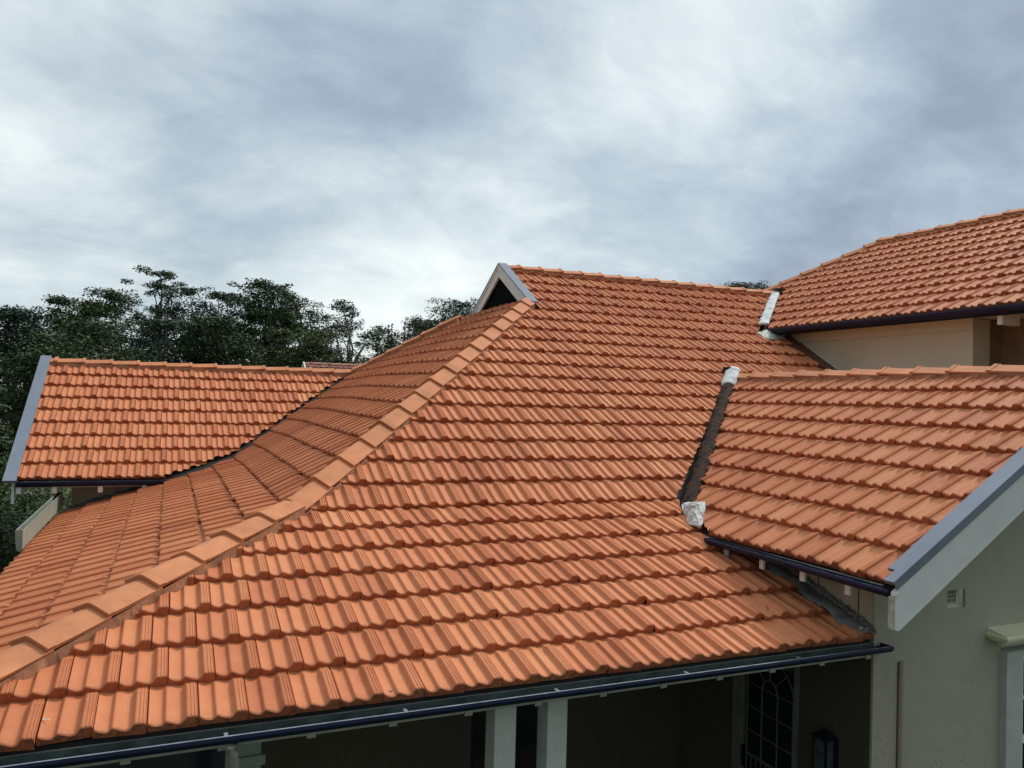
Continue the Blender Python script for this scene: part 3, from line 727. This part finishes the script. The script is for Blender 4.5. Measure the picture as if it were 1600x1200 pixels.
# near gable
gutter('gutter', (Rx-.005, 5.42, Rz-.012), (Rx-.005, 3.575, Rz-.022), (-1, 0, 0), .080, .046, gable_roof, M_navy, .004)
MB().box(Rx+.004, Rx+.022, 3.70, 5.6, Rz-.066, Rz-.015).build('fascia', M_fascia, house)
for y in (4.41, 3.995, 4.835, 5.26):
    MB().box(Rx+.015, Rx+.035, y-.022, y+.022, Rz-.150, Rz-.06).build('rafter_tail', M_white2, house)
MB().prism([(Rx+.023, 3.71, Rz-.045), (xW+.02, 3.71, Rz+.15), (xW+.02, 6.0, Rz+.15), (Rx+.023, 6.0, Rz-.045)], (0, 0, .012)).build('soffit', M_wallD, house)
# wing
gutter('gutter', (-1.70, Wy, Wz-.02), (.22, Wy, Wz-.02), (0, -1, 0), .09, .060, wing_roof, M_navy, .006)
for i, x in enumerate((-1.68, -1.29, -.775, -.26)):
    MB().box(x-.027, x+.027, Wy-.04, Wy+.25, Wz-.165, Wz-.085).build('rafter_tail', M_white2, house)
MB().box(-1.70, .3, Wy+.006, Wy+.02, Wz-.10, Wz-.02).build('fascia', M_fascia, house)
MB().prism([(-1.755, Wy-.03, Wz-.02), (-1.755, Wy-.03, Wz-.29), (-1.755, Wy+.2, Wz-.16), (-1.755, WY, zWp(WY)-.2), (-1.755, WY, zWp(WY)-.02)], (.03, 0, 0)).build('barge_board', M_white, wing_roof)
def capstrip(name, A, B, w, t, axis, m, parent, fold=.05):
    A, B = Vector(A), Vector(B); w = Vector(w)
    n = (B-A).cross(w).normalized(); n = n if n.z > 0 else -n
    mb = MB().prism([A, A+w, B+w, B], n*t)
    o = mb.build(name, m, parent); return o
capstrip('barge_cap', (-1.84, Wy-.12, zWp(Wy-.12)+.055), (-1.84, WY+.06, zWp(WY+.06)+.055), (.145, 0, 0), .03, 0, M_capmetal, wing_roof)
MB().box(-1.14+.0, .75, 11.92, 12.15, GZ, Wz-.02).build('wall', stucco('wing_render', (.42, .36, .27), .002, 30, .12), house)
MB().box(-1.14, -.95, 12.15, 16, GZ, Wz+.2).build('wall', M_wallU, house)
# lead apron of the wing wall on the left slope
def apron(name, pts, wdir, up, m, parent, width=.16, seed=0, base=None):
    rg = random.Random(seed); vs = []; fs = []; n = len(pts)
    for i, p in enumerate(pts):
        p = Vector(p); wv = Vector(wdir)
        wob = width*(1+.16*math.sin(i*.45+seed)+rg.uniform(-.07, .07))
        q2 = p+wv*wob; q1 = p+wv*wob*.5
        vs += [p+Vector(up)*(.07+rg.uniform(-.015, .02)), p+Vector((0, 0, .04+rg.uniform(0, .012))), Vector((q1.x, q1.y, base(q1)+.052+rg.uniform(-.006, .006))), Vector((q2.x, q2.y, base(q2)+.030+rg.uniform(-.006, .008)))]
    for i in range(n-1):
        for q in range(3): fs.append((i*4+q, i*4+q+1, (i+1)*4+q+1, (i+1)*4+q))
    o = link(name, vs, fs, m, parent, True); md = o.modifiers.new('t', 'SOLIDIFY'); md.thickness = .012; md.offset = 0; return o
apron('lead_apron', [(x, 11.90, zLp(x)+warpL(x, 11.9)) for x in np.linspace(-1.18, .1, 40)], (0, -1, 0), (0, 0, 1), M_lead, house, .17, 2, lambda p: zLp(p.x)+warpL(p.x, p.y))
apron('lead_apron', [(xW-.004, y, zFp(y)) for y in np.linspace(4.08, 5.5, 60)], (-1, 0, 0), (0, 0, 1), M_lead, house, .155, 5, lambda p: zFp(p.y)+.014)
# crumbled mortar along the wall foot
mb = MB(); rg = random.Random(5); mb.tube([(xW-.012, 4.10, zFp(4.10)+.07), (xW-.012, 5.2, zFp(5.2)+.07)], .022, 6)
for i in range(170):
    y = 4.12+1.0*rg.random(); s = rg.uniform(.006, .018); z = zFp(y)+.075+rg.uniform(-.015, .03); x = xW-.018+rg.uniform(-.012, .006)
    a, b, c = [rg.uniform(.6, 1.3)*s for _ in range(3)]
    mb.add([(x-a, y, z), (x, y-b, z), (x+a, y, z), (x, y+b, z), (x, y, z+c), (x, y, z-c)], [(0,1,4),(1,2,4),(2,3,4),(3,0,4),(1,0,5),(2,1,5),(3,2,5),(0,3,5)])
mb.build('mortar_fillet', M_leadcrust, side_wall)
mb = MB()
for (x, y, s) in ((4.49, 4.13, .03), (4.53, 4.12, .022), (4.55, 4.24, .016), (4.52, 4.10, .018)):
    z = zFp(y)+.06
    mb.add([(x-s, y, z), (x, y-s*.7, z), (x+s, y, z), (x, y+s*.7, z), (x, y, z+s*.6), (x, y, z-s)], [(0,1,4),(1,2,4),(2,3,4),(3,0,4),(1,0,5),(2,1,5),(3,2,5),(0,3,5)])
mb.build('pale_mortar_lump', M_foil, side_wall)

# near gable: barge board and steel cap (they run a little out of square, as on the house)
def rk(x, y, h): return Vector((x, y, zRp(x)+h))
yb0, yb1 = 3.525, 3.66
x0, x1 = Rx-.09, RX
A0 = rk(x0, yb0, .075); B0 = rk(x1, yb1, .075); w = Vector((0, .135, 0))
for sg in (1,):
    mb = MB(); n = Vector((-Rs, 0, 1)).normalized()
    mb.prism([A0-Vector((0, 0, 0)), A0+Vector((0, .075, 0)), Vector((A0.x+.10, A0.y+.078, A0.z+.10*Rs)), Vector((A0.x+.10, A0.y+.135, A0.z+.10*Rs)), B0+w, B0], n*.022)
    mb.prism([A0-n*.035, A0, B0, B0-n*.035], (0, .004, 0))
    mb.build('barge_cap', M_capmetal, gable_roof)
bb = MB().prism([(x0+.012, yb0+.008, A0.z-.045), (x0+.012, yb0+.008, A0.z-.275), (x0+.05, yb0+.008, A0.z-.285), (x1, yb1+.008, B0.z-.28), (x1, yb1+.008, B0.z-.04)], (0, .028, 0)).build('barge_board', M_white, gable_roof)
MB().box(x0-.004, x0+.0115, yb0+.010, yb0+.045, A0.z-.272, A0.z-.075).build('board_end', mat('bare_board_end', (.48, .46, .34), .7, .25, 20, .002, 40), bb)
MB().box(x0+.0, x0+.034, yb0-.0, yb0+.03, A0.z-.068, A0.z-.047).build('cap_end', M_white2, bb)
xr1 = 2*RX-x0
MB().prism([(xr1, yb0+.13, A0.z-.045), (xr1, yb0+.13, A0.z-.285), (x1+.002, yb1+.008, B0.z-.28), (x1+.002, yb1+.008, B0.z-.04)], (0, .028, 0)).build('barge_board', M_white, gable_roof)
MB().prism([(x0+.06, yb0+.04, A0.z-.10), (x1, yb1+.04, B0.z-.10), (x1, yG, B0.z-.10), (x0+.06, yG, A0.z-.10)], (0, 0, .012)).build('soffit', M_wallD, gable_roof)

# ------------------------------------------------------------------ gable wall details
vent = MB().box(5.31, 5.50, yG+.075, yG+.10, -1.455, -1.318).build('air_vent', M_black, house)
g = MB(); nx, nz = 6, 3
for i in range(nx+1):
    x = 5.312+i*(.150/nx); g.box(x-.0036, x+.0036, yG+.050, yG+.0745, -1.425, -1.335)
for j in range(nz+1):
    z = -1.425+j*(.09/nz); g.box(5.312, 5.462, yG+.052, yG+.0744, z-.0045, z+.0045)
g.build('vent_grille', M_fascia, vent)
MB().prism([(5.31, yG+.001, -1.462), (5.31, yG+.07, -1.428), (5.31, yG+.07, -1.455), (5.31, yG+.001, -1.475)], (.19, 0, 0)).box(5.464, 5.492, yG+.045, yG+.0745, -1.45, -1.319).build('vent_reveal', M_hood, vent)
# conduit on the wall
MB().box(4.822, 4.862, yG-.020, yG-.002, GZ, -1.785).tube([(4.842, yG-.020, GZ), (4.842, yG-.020, -1.78)], .017, 10).build('wall_conduit', M_wall, house)
MB().box(4.812, 4.8215, yG-.006, yG-.001, GZ, -1.79).build('conduit_gap_strip', M_timber, house)  # thin brown strip for the dark gap left of the conduit
# window with hood
win = MB().box(5.90, 6.08, yG-.055, yG+.10, -3.30, -1.815).box(7.57, 7.75, yG-.055, yG+.10, -3.30, -1.815).box(6.08, 7.57, yG-.055, yG+.10, -1.86, -1.815).build('window', M_trim, house)
f = MB()
f.box(6.082, 6.125, yG-.030, yG+.05, -3.28, -1.862).box(7.525, 7.568, yG-.030, yG+.05, -3.28, -1.862).box(6.125, 7.525, yG-.030, yG+.05, -1.90, -1.862)
f.box(6.125, 7.525, yG-.015, yG+.04, -2.55, -2.50).box(6.125, 7.525, yG-.008, yG+.03, -2.215, -2.195).box(6.47, 6.49, yG-.008, yG+.03, -3.28, -1.90).box(6.82, 6.84, yG-.0075, yG+.0295, -3.28, -1.90).box(7.17, 7.19, yG-.008, yG+.03, -3.28, -1.90)
f.build('window_frame', M_white2, win)
MB().box(6.10, 7.55, yG+.012, yG+.018, -3.28, -1.88).build('pane', M_glass, win)
hd = MB()
prof = [(0, .075), (-.16, .045), (-.175, .030), (-.172, .012), (-.150, .008), (-.145, -.012), (-.10, -.022), (-.055, -.045), (-.05, -.065), (0, -.065)]
zt = -1.70; xa, xb = 5.90, 7.74; n = len(prof)
vs = [(xa+(a if i else -.155), yG, zt+b) for i, (a, b) in enumerate(prof)]+[(xa+a, yG+a, zt+b) for a, b in prof]+[(xb-a, yG+a, zt+b) for a, b in prof]+[(xb-(a if i else -.155), yG, zt+b) for i, (a, b) in enumerate(prof)]
vs[n] = vs[0]; vs[2*n] = vs[3*n]
hd.add(vs, [(k*n+i, k*n+i+1, (k+1)*n+i+1, (k+1)*n+i) for k in range(3) for i in range(n-1)])
hd.build('window_hood', M_hood, win)
MB().box(5.85, 7.8, yG-.10, yG, -3.40, -3.30).build('window_sill', M_hood, win)

# ------------------------------------------------------------------ upper storey
xU = 8.90
gutter('gutter', (Ux-.0, 9.72, Uz-.005), (Ux-.0, 2.6, Uz-.005), (-1, 0, 0), .10, .075, upper_roof, M_navy, .006)
MB().box(Ux+.005, Ux+.02, 2.6, 9.72, Uz-.10, Uz-.0).build('fascia', M_navy, house)
MB().prism([(Ux+.02, 2.6, Uz-.06), (9.6, 2.6, Uz-.06), (9.6, 9.85, Uz-.06), (Ux+.02, 9.85, Uz-.06)], (0, 0, .012)).build('soffit', M_wallU, house)
MB().box(xU, 9.2, 6.585, 12, -.6, Uz-.07).build('wall', M_wallU, house)
MB().box(xU-.03, xU-.001, 6.57, 9.83, Uz-.205, Uz-.062).build('wall_band', M_wallU, house)
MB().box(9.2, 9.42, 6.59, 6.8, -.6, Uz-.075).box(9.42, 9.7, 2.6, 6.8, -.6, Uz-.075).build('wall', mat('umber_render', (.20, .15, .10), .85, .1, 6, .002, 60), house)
for y in (6.05, 5.2, 4.35): MB().box(Ux+.03, Ux+.33, y-.03, y+.03, Uz-.20, Uz-.075).build('rafter_tail', M_white2, house)
# brown apron where the upper wall stands on the main roof
mb = MB(); vs = []
pa = [(xU-.14, 9.70), (xU-.14, 7.9)]
for (x, y) in ((xU-.215, 9.74), (xU-.002, 9.74), (xU-.002, 7.8), (xU-.215, 7.8)): vs.append(Vector((x, y, zFp(y)+.062)))
mb.prism(vs, (0, 0, .014)); mb.build('lead_apron', M_timber, house)
MB().prism([(xU-.0018, 9.70, zFp(9.70)+.062), (xU-.0018, 7.8, zFp(7.8)+.062), (xU-.0018, 7.8, zFp(7.8)+.085), (xU-.0018, 9.7, zFp(9.7)+.085)], (-.012, 0, 0)).build('white_bead', M_white2, house)

# ------------------------------------------------------------------ small things lying on the roof
def onmain(x, y, h): return Vector((x, y, zFp(y)+h))
def hitF(px, py, lift=.03):
    d = px_dir(px, py); t = 3.
    for _ in range(4000):
        p = d*t
        if p.z < zFp(p.y)+lift: return p
        t += .003
p = hitF(1197, 951, .05); tw = MB().tube([p+Vector((.03, .02, .012)), p+Vector((.012, .008, .014)), p+Vector((0, -.01, .006)), p+Vector((-.004, -.03, .008)), p+Vector((-.03, -.045, .004))], [.0025, .0022, .002, .0018, .001], 6).build('twig', M_black, None)
tag(tw, 'small dark curved twig lying on the orange tiles below the near gable', 'twig')
p = hitF(612, 1079, .035); lf = MB()
lf.add([p+Vector(v) for v in ((-.014, -.012, .004), (0, -.006, .0), (.014, .014, .008), (.002, .012, .003), (-.008, 0, .009))], [(0, 1, 2, 3, 4)])
o = lf.build('dry_leaf', M_timber, None); o.modifiers.new('t', 'SOLIDIFY').thickness = .0015
tag(o, 'tiny brown dry leaf stuck on a tile of the lowest course', 'leaf')
p = hitF(72, 1126, .045); o = MB().tube([p+Vector((-.012, .002, .004)), p+Vector((-.010, .012, .006)), p+Vector((0, .006, .004)), p+Vector((.008, -.002, .004)), p+Vector((.016, -.003, .003))], .0022, 6).build('string_scrap', M_white2, None)
tag(o, 'small curled white scrap of string on an eave tile', 'string')

# ------------------------------------------------------------------ neighbour's house beyond
nb = empty('neighbouring_house', (7.5, 33, GZ), 'distant house with weathered patchy red and white tiled roof behind the hip', 'house')
def zN(y): return 1.21-.5*(32-y)
N_part = tiles([(k, Vector((0, 32-(8-k)*G*.894, 1.21-(8-k)*G*.447)), Vector((0, .894, .447)), Vector((0, -.447, .894))) for k in range(8)], UXp, 4.85, 10, lambda c: c.x > 4.9, lambda c: [((4.9, 0), (1, 0))], seed=9)
nroof = roof_obj('roof', [N_part], M_oldtile, nb)
caps((10, 32, 1.21), (4.85, 32, 1.21), nroof, lift=.06, hw=.12, drop=.5, m=mat('old_caps', (.38, .19, .13), .8, .3, 6), seed=21)
MB().prism([(4.80, 32, 1.29), (4.80, 29.2, -.12), (4.80, 29.2, -.27), (4.80, 32, 1.10), (4.80, 34.8, -.27), (4.80, 34.8, -.12)], (.05, 0, 0)).build('barge_board', M_white2, nb)
MB().prism([(10, 32.02, 1.2), (4.9, 32.02, 1.2), (4.9, 34.8, -.2), (10, 34.8, -.2)], (0, 0, -.03)).build('far_slope', M_oldtile, nb)
MB().box(5.2, 10, 29.8, 34.3, GZ, -.1).build('wall', M_wallU, nb)
MB().prism([(5.2, 29.8, -.1), (5.2, 34.3, -.1), (5.2, 32, .95)], (4.8, 0, 0)).build('gable_wall', M_wallU, nb)

# ------------------------------------------------------------------ ground
def ground():
    vs = []; fs = []; n = 60; S = 900
    for j in range(n+1):
        for i in range(n+1):
            a = (i/n*2-1); b = (j/n*2-1); x = S*a*abs(a); y = S*b*abs(b)
            r = math.hypot(x, y); h = 0 if r < 30 else .25*math.sin(x*.05)*math.cos(y*.04)*min(1, (r-30)/40)
            vs.append((x, y, GZ+h))
    for j in range(n):
        for i in range(n): fs.append((j*(n+1)+i, j*(n+1)+i+1, (j+1)*(n+1)+i+1, (j+1)*(n+1)+i))
    o = link('ground', vs, fs, M_ground, None, True); tag(o, 'grassy garden ground', None, None, 'structure'); return o
ground()

# ------------------------------------------------------------------ trees
def tree(px, top, hwpx, D, kind, leaf, label, name='gum_tree', bottom=600, n=5200, ls=.17, seed=0, bark=None, gappy=0., group='trees behind the house', cat='tree'):
    """crown seen between top and bottom at pixel column px; D metres away"""
    rg = np.random.default_rng(seed+100); rr = random.Random(seed)
    d = px_dir(px, top); hd_ = math.hypot(d.x, d.y); pt = d*(D/hd_)
    k = D/1238.1*1.02; ztop = pt.z; H = (bottom-top)*k; Wd = hwpx*k; zb = ztop-H
    base = Vector((pt.x, pt.y, GZ))
    root = empty(name, base, label, cat, group)
    tr = MB(); cl = []
    if kind == 'fir':
        tr.tube([base, Vector((pt.x+.1, pt.y, zb)), Vector((pt.x, pt.y, ztop))], [.22, .14, .02], 8)
        nl = int(H/.38)
        for j in range(nl):
            f = (j+.5)/nl; z = ztop-H*f; w = Wd*(.12+.88*f**.8)
            for q in range(6+int(5*f)):
                a = rr.uniform(0, 6.28); e = w*rr.uniform(.7, 1.05)
                tip = Vector((pt.x+math.cos(a)*e, pt.y+math.sin(a)*e, z-.12*e+rr.uniform(-.1, .1)))
                tr.tube([Vector((pt.x, pt.y, z+.1)), (Vector((pt.x, pt.y, z))+tip)/2+Vector((0, 0, .1)), tip], [.03, .02, .008], 4)
                for s in (.45, .65, .85, 1.0): cl.append((Vector((pt.x, pt.y, z)).lerp(tip, s), .30*w**.5+.12, .10+.04*w**.5))
    elif kind == 'spire':
        for s in range(7):
            ox = rr.uniform(-.9, .9)*Wd; oy = rr.uniform(-.5, .5)*Wd; zt = ztop-abs(ox)*.55-rr.uniform(0, .6)
            tr.tube([base, Vector((pt.x+ox*.6, pt.y+oy, zb)), Vector((pt.x+ox, pt.y+oy, zt))], [.16, .10, .015], 6)
            for q in range(12):
                f = q/11; cl.append((Vector((pt.x+ox, pt.y+oy, zt-f*H*.9)), .08+.5*f*.55, .16+.10*f))
    else:
        Wd *= 1.12
        nl = {'gum': 16, 'tall': 4, 'round': 15, 'airy': 14, 'wisp': 3, 'shrub': 11}[kind]
        fork = Vector((pt.x+rr.uniform(-.3, .3), pt.y, zb+H*(.05 if kind != 'tall' else .25)))
        if kind != 'shrub': tr.tube([base, Vector((pt.x+rr.uniform(-.4, .4), pt.y, (GZ+zb)/2)), fork], [.26, .2, .15], 8)
        for j in range(nl):
            f = rr.random(); a = rr.uniform(0, 6.28)
            if j == 0: hx = 0; hz = 1.
            else:
                hx = rr.uniform(-1, 1); hz = math.sqrt(max(.02, 1-hx*hx*.8))*rr.uniform(.12, 1)
            c = Vector((pt.x+hx*Wd*.8*cr.x/ math.hypot(cr.x, cr.y)-math.sin(a)*.0, pt.y+hx*Wd*.8*cr.y/math.hypot(cr.x, cr.y), 0))
            c += Vector((fwd.x, fwd.y, 0))*rr.uniform(-1, 1)*Wd*.6
            c.z = zb+hz*H*1.0
            m_ = (fork+c)/2+Vector((rr.uniform(-.4, .4), rr.uniform(-.4, .4), rr.uniform(-.3, .2)))
            tr.tube([fork, m_, c-Vector((0, 0, .2))], [.085, .05, .02], 5)
            nsub = {'gum': 11, 'tall': 9, 'round': 13, 'airy': 8, 'wisp': 6, 'shrub': 12}[kind]
            for q in range(nsub):
                rad = Wd*(.42 if kind not in ('tall', 'wisp') else .62)
                o = Vector((rr.gauss(0, 1)*rad*.62, rr.gauss(0, 1)*rad*.62, rr.gauss(0, 1)*rad*.30-.06*rad))
                cc = c+o; sz = rr.uniform(.32, .74)*(1 if kind not in ('tall', 'wisp', 'airy') else .72)
                if cc.z > ztop-.05: cc.z = ztop-.05-rr.uniform(0, .3)
                if rr.random() < .5: tr.tube([c, cc], [.022, .010], 4)
                cl.append((cc, sz, sz*.42))
        if kind in ('gum', 'round', 'shrub', 'airy'):
            nf = {'gum': 90, 'round': 110, 'shrub': 90, 'airy': 40}[kind]; right = Vector((cr.x, cr.y, 0)).normalized(); dep = Vector((fwd.x, fwd.y, 0)).normalized()
            for q in range(nf):
                u = rr.uniform(-1, 1); w_ = rr.uniform(-1, 1); h_ = rr.uniform(0, 1)**.8
                if (u*u+w_*w_) > 1 or u*u*.85+(h_**2) > 1.02: continue
                sz = rr.uniform(.34, .62)*(.8 if kind == 'airy' else 1); cc = base+right*(u*Wd)+dep*(w_*Wd*.8)
                cc.z = zb+h_*(H-.25)+rr.uniform(-.15, .1); cl.append((cc, sz, sz*.6))
        # a few pale bare limbs showing low in the crown
        for j in range(3):
            a = rr.uniform(-1, 1); tr.tube([fork-Vector((0, 0, .8)), fork+Vector((a*.6*Wd*.5, 0, .2*H)), fork+Vector((a*Wd*.9, 0, .42*H))], [.06, .045, .02], 5)
    tr.build('trunk', bark or M_bark, root, True)
    n = int(n*(2.5 if kind in ('gum', 'round') else 1.7)); ls *= .82
    P = np.array([tuple(c[0]) for c in cl]); Sx = np.array([c[1] for c in cl]); Sz = np.array([c[2] for c in cl])
    wgt = Sx**2; wgt /= wgt.sum(); idx = rg.choice(len(cl), n, p=wgt)
    g = rg.normal(size=(n, 3)); g /= np.linalg.norm(g, axis=1)[:, None]; rad = rg.random(n)**.45
    off = g*rad[:, None]; cen = P[idx]+off*np.stack([Sx[idx], Sx[idx], Sz[idx]], 1)
    ctone = rg.random(len(cl))
    d1 = rg.normal(size=(n, 3)); d1[:, 2] *= .45; d1 /= np.linalg.norm(d1, axis=1)[:, None]
    d2 = np.cross(d1, rg.normal(size=(n, 3))*np.array([.6, .6, 1.4])); d2 /= np.linalg.norm(d2, axis=1)[:, None]
    sz = ls*(.6+.8*rg.random(n)); a = d1*sz[:, None]*.5; b = d2*(sz*.5*.55)[:, None]
    vs = np.stack([cen-a, cen+b*.9-a*.1, cen+a, cen-b*.9-a*.1], 1).reshape(-1, 3)
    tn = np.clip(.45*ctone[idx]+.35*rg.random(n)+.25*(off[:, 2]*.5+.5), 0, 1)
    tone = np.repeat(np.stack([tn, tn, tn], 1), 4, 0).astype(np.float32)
    me = bpy.data.meshes.new('crown'); me.vertices.add(4*n); me.vertices.foreach_set('co', vs.astype(np.float32).ravel())
    me.loops.add(4*n); me.loops.foreach_set('vertex_index', np.arange(4*n, dtype=np.int32)); me.polygons.add(n)
    me.polygons.foreach_set('loop_start', np.arange(0, 4*n, 4, dtype=np.int32)); me.update(calc_edges=True)
    at = me.color_attributes.new('tone', 'FLOAT_COLOR', 'POINT'); arr = np.ones((4*n, 4), np.float32); arr[:, :3] = tone; at.data.foreach_set('color', arr.ravel())
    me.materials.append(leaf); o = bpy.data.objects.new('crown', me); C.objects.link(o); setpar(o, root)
    return root
TREES = [
 (-30, 486, 62, 22, 'fir', M_leafA, 'broad drooping dark conifer at the left edge beside the wing roof', 'conifer_tree', 800, 30000, .12),
 (40, 486, 46, 36, 'round', M_leafC, 'bushy dark tree just right of the drooping conifer', 'broadleaf_tree', 640, 7000, .17),
 (92, 463, 34, 43, 'gum', M_leafA, 'gum tree with a small tufted top above the barge of the wing roof', 'gum_tree', 600, 6500, .17),
 (142, 470, 44, 45, 'round', M_leafB, 'olive round crowned tree above the left half of the wing ridge', 'broadleaf_tree', 600, 7500, .17),
 (190, 457, 50, 47, 'gum', M_leafA, 'spreading gum left of the tall emergent gum', 'gum_tree', 600, 7500, .17),
 (253, 426, 34, 50, 'tall', M_leafA, 'tallest gum with a thin bare trunk and small flat umbrella top', 'gum_tree', 520, 2600, .16),
 (300, 452, 52, 48, 'gum', M_leafC, 'bluish gum right under the tall umbrella topped gum', 'gum_tree', 600, 7000, .17),
 (350, 458, 44, 46, 'airy', M_leafA, 'open gum between the tall gum and the biggest dark crown', 'gum_tree', 600, 5200, .17),
 (408, 439, 62, 44, 'gum', M_leafA, 'biggest darkest gum crown above the middle of the wing ridge', 'gum_tree', 600, 11000, .17),
 (452, 462, 40, 47, 'gum', M_leafB, 'olive gum on the right shoulder of the biggest crown', 'gum_tree', 600, 6500, .17),
 (480, 470, 18, 52, 'wisp', M_leafA, 'thin wispy gum top standing clear right of the biggest crown', 'gum_tree', 560, 900, .15),
 (548, 474, 46, 43, 'airy', M_leafC, 'lacy pale gum with sky showing through left of the hip', 'gum_tree', 600, 4600, .16),
 (622, 492, 40, 56, 'spire', M_leafA, 'cluster of dark pointed cypresses behind the hip line', 'cypress_tree', 590, 9000, .17),
 (664, 496, 50, 54, 'round', M_leafC, 'low rounded tree between the cypresses and the gablet', 'broadleaf_tree', 590, 6500, .17),
 (708, 468, 46, 50, 'gum', M_leafA, 'dark domed tree just left of the gablet', 'broadleaf_tree', 570, 5500, .17),
 (752, 470, 32, 52, 'round', M_leafC, 'dark treetop directly behind the gablet foot', 'broadleaf_tree', 560, 3400, .17),
 (1163, 441, 24, 60, 'round', M_leafB, 'small green treetop peeping over the ridge beside the upper roof', 'broadleaf_tree', 480, 2600, .15),
 (1190, 440, 16, 60, 'round', M_leafA, 'darker smaller treetop touching the upper roof hip', 'broadleaf_tree', 480, 1500, .15),
 (70, 520, 48, 30, 'round', M_leafA, 'dense low tree right behind the barge of the wing roof', 'broadleaf_tree', 680, 7500, .15),
 (165, 508, 60, 34, 'round', M_leafA, 'low dark tree behind the left quarter of the wing ridge', 'broadleaf_tree', 650, 8000, .16),
 (265, 500, 60, 36, 'round', M_leafC, 'low dark tree below the tallest gum', 'broadleaf_tree', 650, 8000, .16),
 (355, 500, 58, 36, 'round', M_leafA, 'low dark tree below the open gum', 'broadleaf_tree', 650, 8000, .16),
 (440, 512, 52, 37, 'fir', M_leafB, 'layered olive conifer right of the middle of the wing ridge', 'conifer_tree', 640, 9000, .14),
 (500, 515, 44, 38, 'round', M_leafB, 'rounded olive tree left of the neighbouring roof', 'broadleaf_tree', 640, 7000, .16),
 (592, 512, 40, 48, 'round', M_leafA, 'low dark tree behind the neighbouring roof', 'broadleaf_tree', 620, 5000, .17),
]
for i, (px, top, hw, D, kind, lf_, lab, nm, bot, n, ls) in enumerate(TREES):
    tree(px, top, hw, D, kind, lf_, lab, nm, bot, n, ls, seed=i*3+1)
SHR = [(30, 772, 55, 17, M_leafA, 'dark green shrub below the corner of the wing eave', 6500),
       (72, 766, 40, 19, M_leafD, 'yellow green leafy shrub against the wing wall', 4500),
       (-10, 800, 60, 14, M_leafA, 'dark shrub at the left picture edge beyond the eave', 5500)]
for i, (px, top, hw, D, lf_, lab, n) in enumerate(SHR):
    tree(px, top, hw, D, 'shrub', lf_, lab, 'garden_shrub', 960, n, .085, seed=60+i, group='garden shrubs by the wing', cat='shrub')
